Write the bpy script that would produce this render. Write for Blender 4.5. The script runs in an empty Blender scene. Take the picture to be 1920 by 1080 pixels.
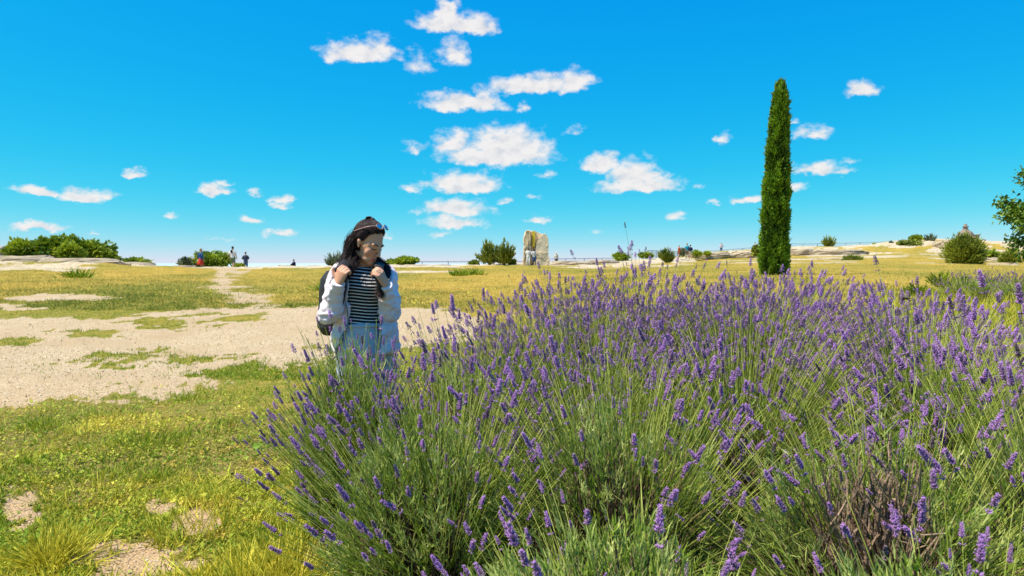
import bpy, math, random
import numpy as np
from mathutils import Vector, Matrix

# ---------------------------------------------------------------- camera, sky, sun, exposure
S = bpy.context.scene
COL = S.collection
rng = np.random.default_rng(7)
random.seed(7)
R = math.radians
F = 1280.0            # focal length in pixels of the 1920 wide photograph
CAMZ = 1.4
HOR = 492.0           # image row of the eye level
PITCH = math.atan((540 - HOR) / F)
cam_d = bpy.data.cameras.new('camera')
cam_d.sensor_width = 36.0
cam_d.lens = 36.0 * F / 1920.0
cam_d.clip_start = 0.05
cam_d.clip_end = 90000
cam_d.dof.use_dof = True
cam_d.dof.focus_distance = 3.6
cam_d.dof.aperture_fstop = 6.3
cam = bpy.data.objects.new('camera', cam_d)
cam.location = (0, 0, CAMZ)
cam.rotation_euler = (math.pi / 2 - PITCH, 0, 0)
COL.objects.link(cam)
S.camera = cam
S.view_settings.view_transform = 'Standard'
S.view_settings.look = 'None'
S.view_settings.exposure = 0.7
S.view_settings.gamma = 1.0
S.view_settings.use_curve_mapping = False

SUN_EL, SUN_AZ = 62.0, 254.0      # azimuth clockwise from +Y: the sun stands high on the left
SKY_STRENGTH = 0.1
world = bpy.data.worlds.new('World')
S.world = world
world.use_nodes = True
WN = world.node_tree.nodes
WL = world.node_tree.links
WN.clear()

def wnode(t, **kw):
    n = WN.new(t)
    for k, v in kw.items():
        setattr(n, k, v)
    return n

def wmath(op, a, b=None, c=None):
    n = wnode('ShaderNodeMath', operation=op)
    for i, q in enumerate((a, b, c)):
        if q is None:
            continue
        if isinstance(q, (int, float)):
            n.inputs[i].default_value = q
        else:
            WL.new(q, n.inputs[i])
    return n.outputs[0]

sky = wnode('ShaderNodeTexSky', sky_type='NISHITA')
sky.sun_disc = False
sky.sun_elevation = R(SUN_EL)
sky.sun_rotation = R(SUN_AZ)
sky.altitude = 200
sky.air_density = 1.0
sky.dust_density = 0.0
sky.ozone_density = 10.0
# the photograph's vivid rendering of blue: one even power curve per channel over the whole sky
sp_ = wnode('ShaderNodeSeparateColor')
WL.new(sky.outputs[0], sp_.inputs[0])
cb_ = wnode('ShaderNodeCombineColor')
for _i, (_g, _a) in enumerate(((3.0, 2.15), (.68, .655), (.12, .585))):
    _p = wmath('POWER', wmath('MULTIPLY', sp_.outputs[_i], 0.1), _g)
    WL.new(wmath('MULTIPLY', _p, _a / SKY_STRENGTH), cb_.inputs[_i])
# clouds: soft billows fixed to directions of the sky (azimuth, elevation), not to the picture
tc = wnode('ShaderNodeTexCoord')
sep = wnode('ShaderNodeSeparateXYZ')
WL.new(tc.outputs['Generated'], sep.inputs[0])
az = wmath('ARCTAN2', sep.outputs[0], sep.outputs[1])
el = wmath('ARCSINE', sep.outputs[2])
comb = wnode('ShaderNodeCombineXYZ')
WL.new(az, comb.inputs[0]); WL.new(el, comb.inputs[1])
nz = wnode('ShaderNodeTexNoise')
nz.inputs['Scale'].default_value = 30.0
nz.inputs['Detail'].default_value = 7.0
nz.inputs['Roughness'].default_value = 0.62
mapn = wnode('ShaderNodeVectorMath', operation='MULTIPLY')
mapn.inputs[1].default_value = (1.0, 1.5, 1.0)
WL.new(comb.outputs[0], mapn.inputs[0])
WL.new(mapn.outputs[0], nz.inputs['Vector'])
warp = wnode('ShaderNodeVectorMath', operation='MULTIPLY_ADD')
WL.new(nz.outputs['Color'], warp.inputs[0])
warp.inputs[1].default_value = (0.05, 0.030, 0)
WL.new(comb.outputs[0], warp.inputs[2])
CLOUDS = [  # u, v, half width, half height, weight   (rows and columns of the photograph turned into sky directions)
    (846, 40, 88, 26, 1), (838, 14, 30, 26, 1), (905, 45, 40, 26, .8), (672, 96, 92, 26, 1), (712, 86, 42, 30, .8), (785, 112, 36, 30, .42),
    (853, 98, 36, 32, .75), (995, 156, 112, 24, 1), (1078, 148, 40, 30, .8), (868, 190, 98, 24, 1), (908, 182, 36, 26, .8),
    (950, 270, 100, 50, 1.15), (930, 288, 128, 28, 1), (850, 262, 46, 30, .8), (868, 340, 92, 27, 1), (852, 385, 88, 22, .85),
    (855, 412, 76, 17, .8), (1190, 324, 60, 42, 1), (1200, 342, 96, 22, 1), (1126, 303, 44, 26, .9), (776, 274, 30, 16, .45),
    (1618, 166, 42, 20, .8), (1526, 244, 52, 18, .7), (1530, 314, 56, 17, .85), (1570, 320, 40, 11, .6), (1490, 349, 24, 12, .6),
    (1395, 373, 42, 12, .75), (1357, 259, 26, 16, .6), (1485, 227, 20, 10, .45), (1343, 379, 24, 8, .5), (158, 361, 66, 20, 1),
    (70, 354, 58, 12, .85), (253, 323, 28, 12, .7), (404, 354, 42, 15, .85), (424, 342, 24, 10, .6), (527, 372, 30, 11, .65),
    (530, 383, 26, 9, .6), (467, 411, 32, 11, .65), (328, 405, 20, 9, .6), (72, 425, 76, 10, .75), (172, 436, 24, 7, .6),
    (530, 436, 36, 9, .65), (480, 358, 24, 8, .5), (1010, 408, 30, 11, .7), (948, 380, 18, 8, .5), (1000, 365, 20, 9, .5),
    (1267, 403, 22, 12, .55), (1025, 326, 24, 12, .4), (1078, 242, 22, 14, .4), (1305, 343, 18, 8, .4), (822, 436, 34, 10, .5),
    (405, 446, 40, 7, .4), (985, 201, 14, 10, .5), (770, 352, 22, 12, .6), (730, 438, 20, 8, .45), (1115, 434, 18, 7, .4), (1600, 303, 24, 9, .4)]

def pix_dir(u, v):
    a, b = (u - 960) / F, -(v - 540) / F
    cp, sp = math.cos(PITCH), math.sin(PITCH)
    d = Vector((a, cp + b * sp, -sp + b * cp))
    return d

acc = None
low = None
for (u, v, w, h, wt) in CLOUDS:
    v, h, w = v + h * .42, h * 1.38, w * 1.05
    d = pix_dir(u, v).normalized()
    ca, ce = math.atan2(d.x, d.y), math.asin(d.z)
    sc = math.cos(ca)
    iw, ih = F / (w * sc * sc), F / (h * sc)
    m = wnode('ShaderNodeVectorMath', operation='MULTIPLY_ADD')
    WL.new(warp.outputs[0], m.inputs[0])
    m.inputs[1].default_value = (iw, ih, 0)
    m.inputs[2].default_value = (-(ca + .025) * iw, -(ce + .015) * ih, 0)
    # flat undersides: distances below the base count more than twice
    m2 = wnode('ShaderNodeVectorMath', operation='MULTIPLY')
    WL.new(m.outputs[0], m2.inputs[0]); m2.inputs[1].default_value = (-1, -2.6, 0)
    m3 = wnode('ShaderNodeVectorMath', operation='MAXIMUM')
    WL.new(m.outputs[0], m3.inputs[0]); WL.new(m2.outputs[0], m3.inputs[1])
    ln = wnode('ShaderNodeVectorMath', operation='LENGTH')
    WL.new(m3.outputs[0], ln.inputs[0])
    q = wmath('MULTIPLY_ADD', ln.outputs['Value'], -wt, wt)
    acc = q if acc is None else wmath('MAXIMUM', acc, q)
nz2 = wnode('ShaderNodeTexNoise')
nz2.inputs['Scale'].default_value = 48.0
nz2.inputs['Detail'].default_value = 7.0
nz2.inputs['Roughness'].default_value = 0.57
WL.new(mapn.outputs[0], nz2.inputs['Vector'])
den = wmath('ADD', acc, wmath('MULTIPLY_ADD', nz2.outputs['Fac'], 0.95, -0.47))
mr = wnode('ShaderNodeMapRange', interpolation_type='SMOOTHSTEP')
WL.new(den, mr.inputs['Value'])
mr.inputs['From Min'].default_value = 0.06
mr.inputs['From Max'].default_value = 0.60
# relief: the side of each billow away from the sun and the undersides are greyer
off = wnode('ShaderNodeVectorMath', operation='ADD')
WL.new(mapn.outputs[0], off.inputs[0]); off.inputs[1].default_value = (-.008, .015, 0)
nz3 = wnode('ShaderNodeTexNoise')
nz3.inputs['Scale'].default_value = 48.0
nz3.inputs['Detail'].default_value = 3.0
nz3.inputs['Roughness'].default_value = 0.55
WL.new(off.outputs[0], nz3.inputs['Vector'])
rel = wmath('SUBTRACT', nz2.outputs['Fac'], nz3.outputs['Fac'])
shade = wnode('ShaderNodeMapRange')
WL.new(wmath('ADD', rel, wmath('MULTIPLY', den, -.05)), shade.inputs['Value'])
shade.inputs['From Min'].default_value = -.34
shade.inputs['From Max'].default_value = .06
ccol = wnode('ShaderNodeMix', data_type='RGBA')
WL.new(shade.outputs[0], ccol.inputs[0])
ccol.inputs[6].default_value = (4.35, 4.45, 4.75, 1)
ccol.inputs[7].default_value = (5.7, 5.5, 5.4, 1)
mixs = wnode('ShaderNodeMix', data_type='RGBA')
WL.new(wmath('MULTIPLY', mr.outputs[0], 0.96), mixs.inputs[0])
WL.new(cb_.outputs[0], mixs.inputs[6])
WL.new(ccol.outputs[2], mixs.inputs[7])
bg = wnode('ShaderNodeBackground')
bg.inputs['Strength'].default_value = SKY_STRENGTH
WL.new(mixs.outputs[2], bg.inputs['Color'])
wo = wnode('ShaderNodeOutputWorld')
WL.new(bg.outputs[0], wo.inputs['Surface'])

sun_d = bpy.data.lights.new('sun', 'SUN')
sun_d.energy = 4.8
sun_d.angle = R(0.53)
sun_d.color = (1.0, 0.93, 0.80)
sun = bpy.data.objects.new('sun', sun_d)
_sd = Vector((math.sin(R(SUN_AZ)) * math.cos(R(SUN_EL)), math.cos(R(SUN_AZ)) * math.cos(R(SUN_EL)), math.sin(R(SUN_EL))))
sun.rotation_euler = _sd.to_track_quat('Z', 'Y').to_euler()
sun.location = (-30, -10, 40)
COL.objects.link(sun)
S.cycles.max_bounces = 6
S.cycles.diffuse_bounces = 3
S.cycles.transparent_max_bounces = 8

# ---------------------------------------------------------------- helpers
def ground_point(u, v, y):
    """world point on the sight line of photo pixel (u, v) at distance y"""
    d = pix_dir(u, v)
    t = y / d.y
    return Vector((d.x * t, y, CAMZ + d.z * t))

def smooth(e0, e1, x):
    t = np.clip((np.asarray(x, float) - e0) / (e1 - e0), 0, 1)
    return t * t * (3 - 2 * t)

def _hash(ix, iy, iz, seed):
    n = (ix.astype(np.int64) * 374761393 + iy.astype(np.int64) * 668265263 + iz.astype(np.int64) * 2147483647 + seed * 144269) & 0xffffffff
    n = ((n ^ (n >> 13)) * 1274126177) & 0xffffffff
    n = ((n ^ (n >> 15)) * 2246822519) & 0xffffffff
    return ((n ^ (n >> 16)) & 0xffffff) / float(0xffffff)

def vnoise2(x, y, seed=0):
    x = np.asarray(x, float); y = np.asarray(y, float)
    ix, iy = np.floor(x), np.floor(y)
    fx, fy = x - ix, y - iy
    fx = fx * fx * (3 - 2 * fx); fy = fy * fy * (3 - 2 * fy)
    z = np.zeros_like(ix)
    a, b = _hash(ix, iy, z, seed), _hash(ix + 1, iy, z, seed)
    c, d = _hash(ix, iy + 1, z, seed), _hash(ix + 1, iy + 1, z, seed)
    return (a * (1 - fx) + b * fx) * (1 - fy) + (c * (1 - fx) + d * fx) * fy

def fbm2(x, y, seed=0, oct=4, rough=0.5):
    s, a, t = 0, 1, 0
    for o in range(oct):
        s = s + a * vnoise2(x * 2 ** o + 17.3 * o, y * 2 ** o - 9.1 * o, seed + o)
        t += a; a *= rough
    return s / t

def vnoise3(P, seed=0):
    i = np.floor(P); f = P - i; f = f * f * (3 - 2 * f)
    r = 0
    for dx in (0, 1):
        for dy in (0, 1):
            for dz in (0, 1):
                w = (f[:, 0] if dx else 1 - f[:, 0]) * (f[:, 1] if dy else 1 - f[:, 1]) * (f[:, 2] if dz else 1 - f[:, 2])
                r = r + w * _hash(i[:, 0] + dx, i[:, 1] + dy, i[:, 2] + dz, seed)
    return r

def fbm3(P, seed=0, oct=3, rough=0.5):
    s, a, t = 0, 1, 0
    for o in range(oct):
        s = s + a * vnoise3(P * 2 ** o + 13.7 * o, seed + o)
        t += a; a *= rough
    return s / t

def mk(name, V, faces, m=None, parent=None, tint=None, attrs=None, sm=False, loc=None):
    """one mesh object from arrays; faces is a list of (n,3) / (n,4) index arrays"""
    me = make_mesh(name, V, faces, m, tint, attrs, sm)
    return link(name, me, parent, loc)

def link(name, me, parent=None, loc=None):
    o = bpy.data.objects.new(name, me)
    COL.objects.link(o)
    if parent is not None:
        o.parent = parent
    if loc is not None:
        o.location = loc
    return o

def make_mesh(name, V, faces, m=None, tint=None, attrs=None, sm=False):
    if isinstance(faces, np.ndarray):
        faces = [faces]
    V = np.asarray(V, np.float32)
    me = bpy.data.meshes.new(name)
    me.vertices.add(len(V))
    me.vertices.foreach_set('co', V.ravel())
    faces = [np.asarray(f, np.int32) for f in faces if len(f)]
    loops = np.concatenate([f.ravel() for f in faces])
    tot = np.concatenate([np.full(len(f), f.shape[1], np.int32) for f in faces])
    start = np.concatenate([[0], np.cumsum(tot)[:-1]]).astype(np.int32)
    me.loops.add(len(loops)); me.loops.foreach_set('vertex_index', loops)
    me.polygons.add(len(tot))
    me.polygons.foreach_set('loop_start', start)
    me.polygons.foreach_set('loop_total', tot)
    me.polygons.foreach_set('use_smooth', np.full(len(tot), sm, bool))
    me.update(calc_edges=True)
    if tint is not None:
        a = me.attributes.new('tint', 'FLOAT', 'POINT')
        a.data.foreach_set('value', np.asarray(tint, np.float32))
    for k, arr in (attrs or {}).items():
        a = me.attributes.new(k, 'FLOAT', 'POINT')
        a.data.foreach_set('value', np.asarray(arr, np.float32))
    if m is not None:
        me.materials.append(m)
    return me

def thing(name, label, cat, loc=(0, 0, 0), rz=0.0, group=None):
    o = bpy.data.objects.new(name, None)
    COL.objects.link(o)
    o.empty_display_size = 0.2
    o.location = loc
    o.rotation_euler = (0, 0, rz)
    return tag(o, label, cat, group)

def tag(o, label, cat, group=None):
    o['label'] = label
    o['category'] = cat
    if group:
        o['group'] = group
    return o

def cat_arrays(items):
    """join [(V, [faces...]), ...] into one"""
    Vs, Fs, n = [], {}, 0
    for V, fs in items:
        V = np.asarray(V, float)
        if isinstance(fs, np.ndarray):
            fs = [fs]
        for f in fs:
            f = np.asarray(f)
            if len(f):
                Fs.setdefault(f.shape[1], []).append(f + n)
        Vs.append(V); n += len(V)
    return np.concatenate(Vs), [np.concatenate(f) for f in Fs.values()]

def ellipsoid(c, r, rot=None, nu=14, nv=9):
    V = []
    for j in range(nv + 1):
        th = math.pi * j / nv
        for i in range(nu):
            ph = 2 * math.pi * i / nu
            V.append((r[0] * math.sin(th) * math.cos(ph), r[1] * math.sin(th) * math.sin(ph), r[2] * math.cos(th)))
    V = np.array(V)
    if rot is not None:
        V = V @ np.array(rot).T
    V = V + np.array(c)
    q = []
    for j in range(nv):
        for i in range(nu):
            q.append((j * nu + i, (j + 1) * nu + i, (j + 1) * nu + (i + 1) % nu, j * nu + (i + 1) % nu))
    return V, [np.array(q)]

def catmull(P, n):
    P = np.asarray(P, float)
    if len(P) == 2:
        t = np.linspace(0, 1, n + 1)[:, None]
        return P[0] * (1 - t) + P[1] * t
    Q = np.vstack([2 * P[0] - P[1], P, 2 * P[-1] - P[-2]])
    out = []
    for i in range(1, len(Q) - 2):
        for k in range(n):
            t = k / n
            out.append(.5 * (2 * Q[i] + (Q[i + 1] - Q[i - 1]) * t + (2 * Q[i - 1] - 5 * Q[i] + 4 * Q[i + 1] - Q[i + 2]) * t * t
                             + (3 * Q[i] - Q[i - 1] - 3 * Q[i + 1] + Q[i + 2]) * t ** 3))
    out.append(Q[-2])
    return np.array(out)

def tube(path, rad, ns=10, n=4, cap=True, side=None):
    """closed tube along a path; rad: per point r or (r1, r2)"""
    rad = np.array([(r, r) if np.isscalar(r) else r for r in rad], float)
    pr = catmull(np.hstack([np.asarray(path, float), rad]), n)
    P, rr = pr[:, :3], np.maximum(pr[:, 3:], 1e-4)
    T = np.gradient(P, axis=0)
    T /= np.linalg.norm(T, axis=1)[:, None] + 1e-12
    ref = np.array(side if side is not None else ((1, 0, 0) if abs(T[0][0]) < .8 else (0, 1, 0)), float)
    V = []
    for i in range(len(P)):
        a = ref - T[i] * ref.dot(T[i]); a /= np.linalg.norm(a) + 1e-12
        b = np.cross(T[i], a)
        ref = a if side is None else ref
        for k in range(ns):
            ph = 2 * math.pi * k / ns
            V.append(P[i] + a * rr[i, 0] * math.cos(ph) + b * rr[i, 1] * math.sin(ph))
    q = [(i * ns + k, i * ns + (k + 1) % ns, (i + 1) * ns + (k + 1) % ns, (i + 1) * ns + k) for i in range(len(P) - 1) for k in range(ns)]
    t = []
    if cap:
        b0 = len(V); V.append(P[0]); V.append(P[-1])
        e = (len(P) - 1) * ns
        for k in range(ns):
            t.append((b0, (k + 1) % ns, k)); t.append((b0 + 1, e + k, e + (k + 1) % ns))
    return np.array(V), [np.array(q)] + ([np.array(t)] if t else [])

def box(c, h, rz=0.0):
    V = np.array([(x, y, z) for z in (-1, 1) for y in (-1, 1) for x in (-1, 1)], float) * np.array(h)
    cs, sn = math.cos(rz), math.sin(rz)
    V = V @ np.array([[cs, sn, 0], [-sn, cs, 0], [0, 0, 1]]) + np.array(c)
    return V, [np.array([(0, 2, 3, 1), (4, 5, 7, 6), (0, 1, 5, 4), (2, 6, 7, 3), (0, 4, 6, 2), (1, 3, 7, 5)])]

def lathe(prof, ns=20, c=(0, 0, 0)):
    V = [(r * math.cos(2 * math.pi * k / ns) + c[0], r * math.sin(2 * math.pi * k / ns) + c[1], z + c[2]) for r, z in prof for k in range(ns)]
    q = [(i * ns + k, i * ns + (k + 1) % ns, (i + 1) * ns + (k + 1) % ns, (i + 1) * ns + k) for i in range(len(prof) - 1) for k in range(ns)]
    return np.array(V), [np.array(q)]

def remesh(items, voxel, it=3, fac=0.5, dec=1.0):
    """fuse closed pieces into one continuous skin; returns V, faces"""
    V, fs = cat_arrays(items)
    me = make_mesh('fuse', V, fs)
    o = bpy.data.objects.new('fuse', me)
    COL.objects.link(o)
    md = o.modifiers.new('r', 'REMESH'); md.mode = 'VOXEL'; md.voxel_size = voxel
    if it:
        s = o.modifiers.new('s', 'SMOOTH'); s.iterations = it; s.factor = fac
    if dec < 1:
        dc = o.modifiers.new('d', 'DECIMATE'); dc.ratio = dec
    dg = bpy.context.evaluated_depsgraph_get()
    dg.update()
    e = o.evaluated_get(dg)
    em = e.to_mesh()
    n = len(em.vertices)
    W = np.empty(n * 3, np.float32); em.vertices.foreach_get('co', W)
    lt = np.empty(len(em.polygons), np.int32); em.polygons.foreach_get('loop_total', lt)
    li = np.empty(len(em.loops), np.int32); em.loops.foreach_get('vertex_index', li)
    e.to_mesh_clear()
    bpy.data.objects.remove(o); bpy.data.meshes.remove(me)
    st = np.concatenate([[0], np.cumsum(lt)[:-1]])
    out = []
    for k in (3, 4):
        s = st[lt == k]
        if len(s):
            out.append(np.stack([li[s + j] for j in range(k)], 1))
    return W.reshape(-1, 3).astype(float), out

def vnormals(V, fs):
    N = np.zeros_like(V)
    for f in fs:
        n = np.cross(V[f[:, 1]] - V[f[:, 0]], V[f[:, 2]] - V[f[:, 0]])
        for j in range(f.shape[1]):
            np.add.at(N, f[:, j], n)
    return N / (np.linalg.norm(N, axis=1)[:, None] + 1e-12)

# ---------------------------------------------------------------- materials
MATS = {}
def mat(name, c1, c2=None, c3=None, rough=0.75, scale=6.0, amt=1.0, bump=0.0, bscale=40.0, spec=0.3, trans=0.0, metal=0.0, coords='Object', detail=4.0):
    """c1..c2 over the piece's own tint (0..1) with noise variation; c3 mixes in by a second noise"""
    if name in MATS:
        return MATS[name]
    m = bpy.data.materials.new(name); m.use_nodes = True
    N, L = m.node_tree.nodes, m.node_tree.links
    b = N['Principled BSDF']
    b.inputs['Roughness'].default_value = rough
    b.inputs['Metallic'].default_value = metal
    b.inputs['Specular IOR Level'].default_value = spec
    c2 = c2 or tuple(min(1, q * 1.25) for q in c1)
    tcn = N.new('ShaderNodeTexCoord')
    no = N.new('ShaderNodeTexNoise'); no.inputs['Scale'].default_value = scale; no.inputs['Detail'].default_value = detail
    L.new(tcn.outputs[coords], no.inputs['Vector'])
    at = N.new('ShaderNodeAttribute'); at.attribute_name = 'tint'
    ad = N.new('ShaderNodeMath'); ad.operation = 'MULTIPLY_ADD'
    L.new(no.outputs['Fac'], ad.inputs[0]); ad.inputs[1].default_value = amt
    sb = N.new('ShaderNodeMath'); sb.operation = 'ADD'; sb.inputs[1].default_value = -0.5 * amt + (0.0 if c3 != 'noattr' else 0.5)
    L.new(at.outputs['Fac'], sb.inputs[0])
    L.new(sb.outputs[0], ad.inputs[2])
    mx = N.new('ShaderNodeMix'); mx.data_type = 'RGBA'; mx.clamp_factor = True
    L.new(ad.outputs[0], mx.inputs[0])
    mx.inputs[6].default_value = (*c1, 1); mx.inputs[7].default_value = (*c2, 1)
    out = mx.outputs[2]
    if c3 and c3 != 'noattr':
        n2 = N.new('ShaderNodeTexNoise'); n2.inputs['Scale'].default_value = scale * 2.3; n2.inputs['Detail'].default_value = 3
        L.new(tcn.outputs[coords], n2.inputs['Vector'])
        mr_ = N.new('ShaderNodeMapRange'); L.new(n2.outputs['Fac'], mr_.inputs['Value'])
        mr_.inputs['From Min'].default_value = .52; mr_.inputs['From Max'].default_value = .68
        m3 = N.new('ShaderNodeMix'); m3.data_type = 'RGBA'
        L.new(mr_.outputs[0], m3.inputs[0]); L.new(out, m3.inputs[6]); m3.inputs[7].default_value = (*c3, 1)
        out = m3.outputs[2]
    L.new(out, b.inputs['Base Color'])
    if bump:
        nb = N.new('ShaderNodeTexNoise'); nb.inputs['Scale'].default_value = bscale; nb.inputs['Detail'].default_value = 5
        L.new(tcn.outputs[coords], nb.inputs['Vector'])
        bp = N.new('ShaderNodeBump'); bp.inputs['Strength'].default_value = bump; bp.inputs['Distance'].default_value = 0.02
        L.new(nb.outputs['Fac'], bp.inputs['Height']); L.new(bp.outputs[0], b.inputs['Normal'])
    if trans:
        tr = N.new('ShaderNodeBsdfTranslucent'); L.new(out, tr.inputs['Color'])
        ms = N.new('ShaderNodeMixShader'); ms.inputs[0].default_value = trans
        L.new(b.outputs[0], ms.inputs[1]); L.new(tr.outputs[0], ms.inputs[2])
        L.new(ms.outputs[0], N['Material Output'].inputs['Surface'])
    MATS[name] = m
    return m
# ---------------------------------------------------------------- terrain
RU = np.array([-600, -200, 0, 150, 230, 300, 470, 600, 750, 900, 1040, 1160, 1250, 1350, 1420, 1480, 1600, 1690, 1740, 1800, 1900, 2100, 2600], float)
RV = np.array([478, 478, 482, 486, 493, 499, 502, 500, 497, 497, 494, 489, 482, 472, 469, 463, 460, 453, 448, 450, 452, 452, 452], float)
RY = np.array([55, 55, 55, 55, 55, 56, 60, 62, 65, 68, 72, 80, 90, 130, 130, 125, 125, 125, 125, 130, 130, 130, 130], float)
MV = np.array([500, 500, 500, 501, 502, 504, 507, 505, 503, 502, 502, 500, 496, 486, 484, 479, 476, 473, 472, 474, 477, 477, 477], float)

def terrain_base(x, y):
    x = np.asarray(x, float); y = np.asarray(y, float)
    yy = np.maximum(y, 0.6)
    u = np.clip(960 + F * x / yy, -600, 2600)
    yr = np.interp(u, RU, RY)
    zr = CAMZ - (np.interp(u, RU, RV) - HOR) / F * yr
    ym = 0.78 * yr
    zm = CAMZ - (np.interp(u, RU, MV) - HOR) / F * ym
    sR = smooth(900, 1320, u)
    ys = 12 + sR * 16
    left = 0.0 * y
    right = np.interp(y, [0, 1.0, 2, 6, 8, 28], [0, .02, .06, .46, .68, .9])
    near = left * (1 - sR) + right * sR
    nend = 0.9 * sR
    t1 = np.clip((y - ys) / (ym - ys), 0, 1) ** 1.25
    z = near + (zm - nend) * t1 * (y > ys)
    t2 = smooth(0, 1, (y - ym) / (yr - ym))
    z = z + (zr - zm) * t2
    d = np.maximum(y - yr, 0)
    z = z - np.minimum(0.012 * d * d + 0.05 * d, 96)
    rb = np.hypot(x, y)
    z = np.where(y < 0.6, z - 0.0 * rb, z)
    return z, u, yr

def terrain_h(x, y):
    z, u, yr = terrain_base(x, y)
    far = smooth(.6, .8, y / yr)
    z = z + (fbm2(x * .5, y * .5, 3, 4) - .5) * (.10 + .0 * far)
    led = fbm2(x * .10 + 5, y * .35, 11, 4)
    st = np.floor(led * 9) / 9 + smooth(.55, 1, (led * 9) % 1.0) / 9
    z = z + (st - .5) * 0.75 * far * (y < yr + 5)
    z = z + (fbm2(x * 4, y * 4, 8, 3) - .5) * .03
    return z

def to_uv(x, y, z):
    yy = np.maximum(y, 0.3)
    return 960 + F * x / yy, HOR + F * (CAMZ - z) / yy

def blob(u, v, cu, cv, ru, rv, n):
    return np.clip(1.0 - np.sqrt(((u - cu) / ru) ** 2 + ((v - cv) / rv) ** 2) + n, 0, 1)

def bare_mask(x, y, z):
    """0 = plants, 1 = bare gravel / sand"""
    u, v = to_uv(x, y, z)
    n1 = fbm2(x * 1.1, y * .55, 21, 5) - .5
    n2 = fbm2(x * 3.3, y * 1.7, 31, 4) - .5
    n3 = (fbm2(x * 13, y * 9, 37, 3) - .5) * smooth(22, 9, y)
    nn = n1 * 1.2 + n2 * .8 + n3 * 1.3
    n2 = n2 + n3 * .8
    nf = (fbm2(x * .9, y * .5, 39, 5, .65) - .5)
    vn = np.interp(u, [-400, 0, 120, 250, 380, 480, 560, 640, 800, 900], [800, 772, 760, 744, 722, 704, 690, 676, 650, 630])
    vf = np.interp(u, [-400, 0, 200, 330, 480, 600, 800, 860, 900], [590, 594, 590, 582, 574, 574, 580, 584, 590])
    g = smooth(-9, 9, (vn - v) + nn * 38) * smooth(-6, 6, (v - vf) + nn * 24) * smooth(930, 880, u)
    # trail to the rim and bare strips in the meadow
    tu = np.interp(v, [498, 520, 545, 575], [440, 415, 430, 470])
    tw = np.interp(v, [498, 520, 545, 575], [60, 26, 46, 90])
    g = np.maximum(g, smooth(-.25, .75, 1 - np.abs(u - tu) / tw + nn * 1.3 + nf * 2.4) * (v < 590) * (v > 495) * .72)
    g = np.maximum(g, smooth(.1, .4, blob(u, v, 95, 558, 150, 8, nn * 1.2)))
    g = np.maximum(g, smooth(.1, .4, blob(u, v, 20, 577, 70, 7, nn * 1.2)))
    # green islands in the gravel
    for (cu, cv, ru, rv) in ((310, 605, 90, 13), (170, 626, 70, 8), (428, 596, 74, 12), (50, 642, 70, 9), (300, 672, 150, 15), (640, 655, 50, 6), (235, 690, 90, 6), (430, 700, 90, 16), (150, 590, 120, 8)):
        g = g * (1 - smooth(.05, .50, blob(u, v, cu, cv, ru, rv, n1 * 1.1 + n2 * 2.2)) * .9)
    # worn sand near the camera
    for (cu, cv, ru, rv) in ((230, 1062, 150, 46), (20, 960, 60, 60), (360, 985, 60, 26), (300, 960, 40, 14)):
        g = np.maximum(g, smooth(.0, .7, blob(u, v, cu, cv, ru, rv, nn * 1.1)) * .95)
    g = np.maximum(g, smooth(.10, .26, nf * .6 + n3 * .8) * .42 * (y < 12))
    return np.clip(g, 0, 1)

def rock_mask(x, y, z):
    u, v = to_uv(x, y, z)
    _, _, yr = terrain_base(x, y)
    n = fbm2(x * .13, y * .3, 41, 4) - .5
    n2 = fbm2(x * .6, y * .9, 43, 3) - .5
    k = y / yr
    r = smooth(-.05, .05, (k - np.interp(u, [0, 300, 600, 1000, 1200, 1400, 1600, 2000], [.76, .80, .84, .88, .74, .54, .48, .56])) + n * .55 + n2 * .12) * (y > 20)
    n3 = fbm2(x * .22 + 7, y * .12, 47, 5, .6) - .5
    r = r * smooth(-.06, .06, .085 - n * .4 + n2 * .35 + n3 * .9 - .05 * smooth(1200, 1350, u))
    r = np.maximum(r, smooth(.05, .4, blob(u, v, 760, 510, 160, 3, n * 1.2)) * (y > 20))
    return np.clip(r, 0, 1)

def dry_mask(x, y, z):
    u, v = to_uv(x, y, z)
    n = fbm2(x * .35, y * .35, 51, 4) - .5
    nq = (fbm2(x * 1.7, y * 1.7, 57, 4) - .5) * smooth(16, 8, y)
    d = .42 - .16 * smooth(12, 7, y) + n * 1.3 + nq * 1.7
    d = d + .45 * smooth(.2, .6, blob(u, v, 880, 530, 220, 34, 0)) + .25 * smooth(0, .5, blob(u, v, 120, 515, 220, 14, 0))
    d = d - .30 * smooth(0, .5, blob(u, v, 330, 548, 330, 22, 0))
    d = d + .12 * smooth(1350, 1450, u) * (y > 12)
    d = d - .5 * smooth(6.5, 9, y) * smooth(21, 18, y) * smooth(900, 800, u)
    return np.clip(d, 0, 1)

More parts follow.
